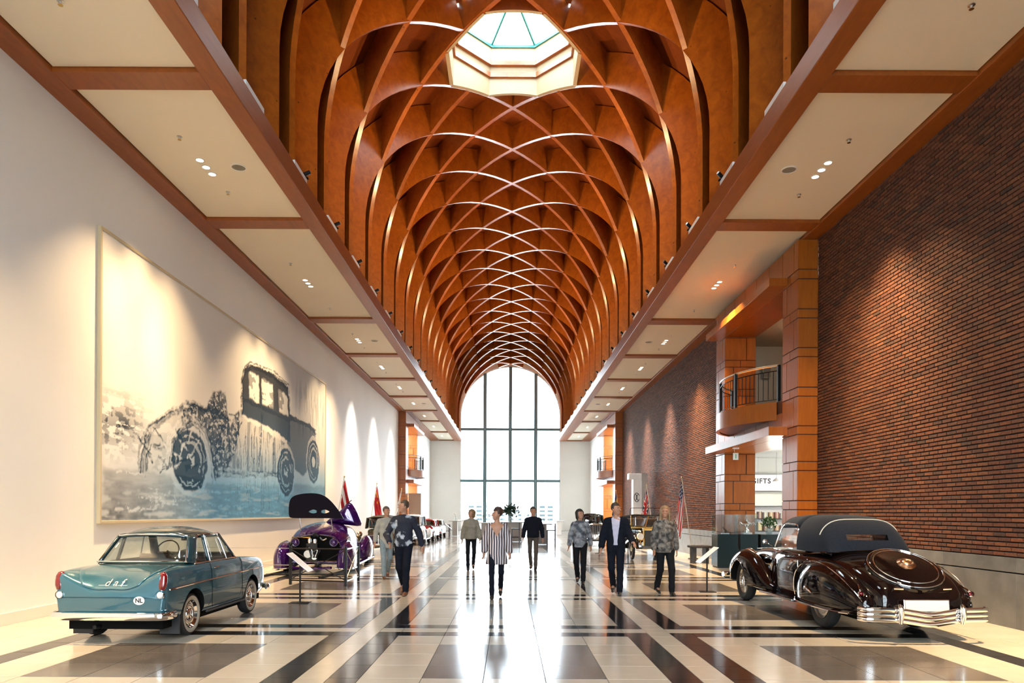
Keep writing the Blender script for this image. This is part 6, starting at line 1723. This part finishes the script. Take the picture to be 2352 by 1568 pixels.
FLAGM, nt, b_ = nodes_of('flag_print'); an = nt.nodes.new('ShaderNodeAttribute'); an.attribute_name = 'print'; nt.links.new(an.outputs['Color'], b_.inputs['Base Color']); b_.inputs['Roughness'].default_value = .8
RED, WHT, BLU, YEL = (.42, .012, .02), (.72, .72, .70), (.012, .022, .085), (.75, .48, .02)
def f_rwr(u, v): return WHT if .36 < v < .64 else RED
def f_red(u, v):
    for (a, b, r) in ((.16, .25, .10), (.34, .12, .035), (.40, .22, .035), (.40, .34, .035), (.34, .44, .035)):
        if (u - a) ** 2 + (v - b) ** 2 < r * r: return YEL
    return RED
def f_white(u, v): return WHT
def f_stars(u, v):
    if u < .40 and v < .54: return WHT if (int(u * 27) + int(v * 22)) % 3 == 0 and int(v * 22) % 2 == 0 else BLU
    return RED if int(v * 13) % 2 == 0 else WHT
def f_union(u, v):
    x, y = u - .5, v - .5
    if abs(x) < .06 or abs(y) < .10: return RED
    if abs(x) < .11 or abs(y) < .17: return WHT
    q = abs(abs(x) - abs(y))
    return RED if q < .035 else WHT if q < .10 else BLU
def f_cross(u, v): return YEL if abs(u - .38) < .09 or abs(v - .5) < .10 else BLU
flag('red, white and red striped flag on a leaning pole behind the purple car', (-6.62, 26.0), (-6.15, 26.0, 2.88), f_rwr, 1, 1.05, seed=1)
flag('red flag with yellow stars on a leaning pole at the left wall', (-6.55, 32.0), (-6.08, 32.0, 2.88), f_red, 1, 1.35, seed=2)
flag('plain white flag on a leaning pole before the far left pier', (-6.35, 39.0), (-6.02, 39.0, 2.88), f_white, -1, 1.0, seed=3)
flag('stars and stripes flag on a leaning pole by the low black table', (6.46, 25.0), (6.05, 25.0, 2.85), f_stars, -1, 1.45, seed=4)
flag('blue flag with red and white crosses on a pole behind the veteran car', (6.42, 31.2), (6.0, 31.2, 2.86), f_union, -1, 1.3, seed=5)
flag('blue flag with yellow cross on a pole behind the man in the suit', (6.35, 40.0), (6.0, 40.0, 2.86), f_cross, -1, 1.3, seed=6)
# ---- white display column at the brick wall, beige cupboard by the far left pier
k_ = thing('display_column', 'tall white column with projecting head and round emblem at the brick wall', 'column', (6.42, 35.4, 0))
MB().box(-.30, .12, -.2, .3, 0, 3.30).build('shaft', WHITEPAINT, k_, bevel=.01); MB().box(-.52, .12, -.22, .3, 3.30, 3.60).build('head', WHITEPAINT, k_, bevel=.01); MB().box(.12, .42, -.15, .3, 0, 3.60).build('side_slab', mat('slab_grey', (.42, .40, .38), .5), k_)
MB().box(.0, .12, -.24, -.2, 1.0, 3.2).build('front_fin', SIGNWHITE, k_)
MB().tube([(-.12 + .13 * math.cos(2 * PI * k / 24), -.21, 2.40 + .22 * math.sin(2 * PI * k / 24)) for k in range(24)], .016, 5, True).build('emblem', BLACKMETAL, k_)
for s in (-1, 1): MB().tube(cat([(-.12 + s * .06, -.21, 2.55), (-.12 - s * .03, -.21, 2.42), (-.12 + s * .06, -.21, 2.25)], 4), .016, 5).build('emblem', BLACKMETAL, k_)
k_ = thing('cupboard', 'tall beige panelled cupboard beside the far left pier', 'cupboard', (-6.28, 46.3, 0))
BEI = mat('beige_lacquer', (.50, .36, .25), .45)
MB().box(-.42, .42, 0, .7, 0, 2.86).build('carcass', mat('cupboard_side', (.62, .60, .54), .5), k_, bevel=.01); d_ = MB().box(-.40, .40, -.03, 0, .04, 2.83).build('door', BEI, k_, bevel=.005)
for z in (.5, 1.1, 1.7, 2.3): MB().box(-.18, .18, -.038, -.03, z, z + .28).build('door_panel', BEI, d_, bevel=.008)
# ---- bar tables, stools and plants before the far window
WOODPALE = mat('pale_counter', (.55, .50, .44), .5); DARKWOOD = mat('dark_stool_wood', (.035, .018, .014), .4); REDSEAT = mat('red_seat', (.16, .02, .02), .5)
def bar_table(label, x, y, h=1.05, w=.42, col=.17, m=WHITEPAINT):
    C = thing('bar_table', label, 'table', (x, y, 0)); MB().box(-w, w, -.35, .35, h - .05, h).build('table_top', m, C, bevel=.008); MB().box(-col, col, -.2, .2, .02, h - .05).build('column', m, C); MB().box(-col - .04, col + .04, -.24, .24, 0, .02).build('foot', STEEL, C)
    return C
bar_table('white bar table left of the far window', -3.78, 48.4, m=WOODPALE); bar_table('white bar table right of the far window', 3.58, 51.8); bar_table('pale bar table farthest left by the window wall', -3.55, 53.5)
bar_table('pale bar table with small plants behind the blonde woman', -1.25, 37.6, 1.08, .62, .30, WOODPALE); bar_table('long pale bar table carrying the large bouquet', .05, 39.2, 1.10, .95, .60, WOODPALE); bar_table('dark-edged bar table right of the navy sweater man', 1.62, 36.0, 1.05, .50, .22, mat('table_grey', (.22, .20, .19), .5))
def stool(label, x, y, rz, seat=DARKWOOD):
    C = thing('bar_stool', label, 'bar stool', (x, y, 0), rz, 'bar stools at the far tables'); lg = .19
    for a in (-1, 1):
        for b_ in (-1, 1): MB().box(a * lg - .026, a * lg + .026, b_ * lg - .026, b_ * lg + .026, 0, 1.10 if b_ > 0 else .76).build('leg', DARKWOOD, C)
    MB().box(-.22, .22, -.22, .22, .74, .79).build('seat', seat, C, bevel=.012)
    MB().box(-.19, .19, .165, .205, .98, 1.10).build('backrest', DARKWOOD, C, bevel=.01)
    for z, (p, q) in ((.30, ((-lg, -lg), (lg, -lg))), (.36, ((-lg, lg), (lg, lg))), (.33, ((-lg, -lg), (-lg, lg))), (.33, ((lg, -lg), (lg, lg)))): MB().tube([(*p, z), (*q, z)], .013, 5).build('stretcher', DARKWOOD, C)
    return C
stool('dark bar stool with red seat beside the left white bar table', -4.30, 48.0, PI / 2, REDSEAT); stool('dark bar stool between the striped blouse and the navy sweater', .28, 36.9, -PI / 2); stool('dark bar stool nearest the camera on the right', 1.98, 34.2, -PI / 2); stool('dark bar stool half hidden behind the beige sweater', -.38, 37.3, -PI / 2)
VASE = glass('vase_glass', (.85, .9, .9), .2)
plant('large bouquet of dark flowers and leaves in a vase before the window', (.02, 39.1, 1.10), .42, .10, .22, .30, VASE, 0, 260, True, 5, 'bouquet'); plant('small potted plant on the left of the pale bar table', (-1.5, 37.5, 1.08), .14, .05, .14, .12, VASE, 0, 50, True, 6); plant('small potted plant on the right of the pale bar table', (-1.05, 37.5, 1.08), .15, .05, .14, .14, VASE, 0, 60, True, 7); plant('small potted plant on the dark-edged bar table', (1.72, 36.0, 1.05), .14, .05, .12, .14, VASE, 0, 45, True, 9)
def vase(label, loc): 
    C = thing('glass_vase', label, 'vase', loc); MB().lathe([(0, 0), (.07, 0), (.08, .12), (.05, .24), (.07, .30)], n=16).build('vessel', VASE, C, smooth=True); MB().tube(cat([(0, 0, .05), (.02, 0, .3), (-.06, 0, .46)], 3), .006, 4).build('stem', LEAF, C); MB().sphere((-.06, 0, .48), .05, 8, 6).build('bloom', PETAL, C, smooth='all')
vase('slim glass vase with a white bloom on the left bar table', (-3.75, 48.3, 1.05)); vase('slim glass vase with a white bloom on the right bar table', (3.55, 51.7, 1.05)); vase('slim glass vase with a white bloom on the farthest bar table', (-3.5, 53.4, 1.05))
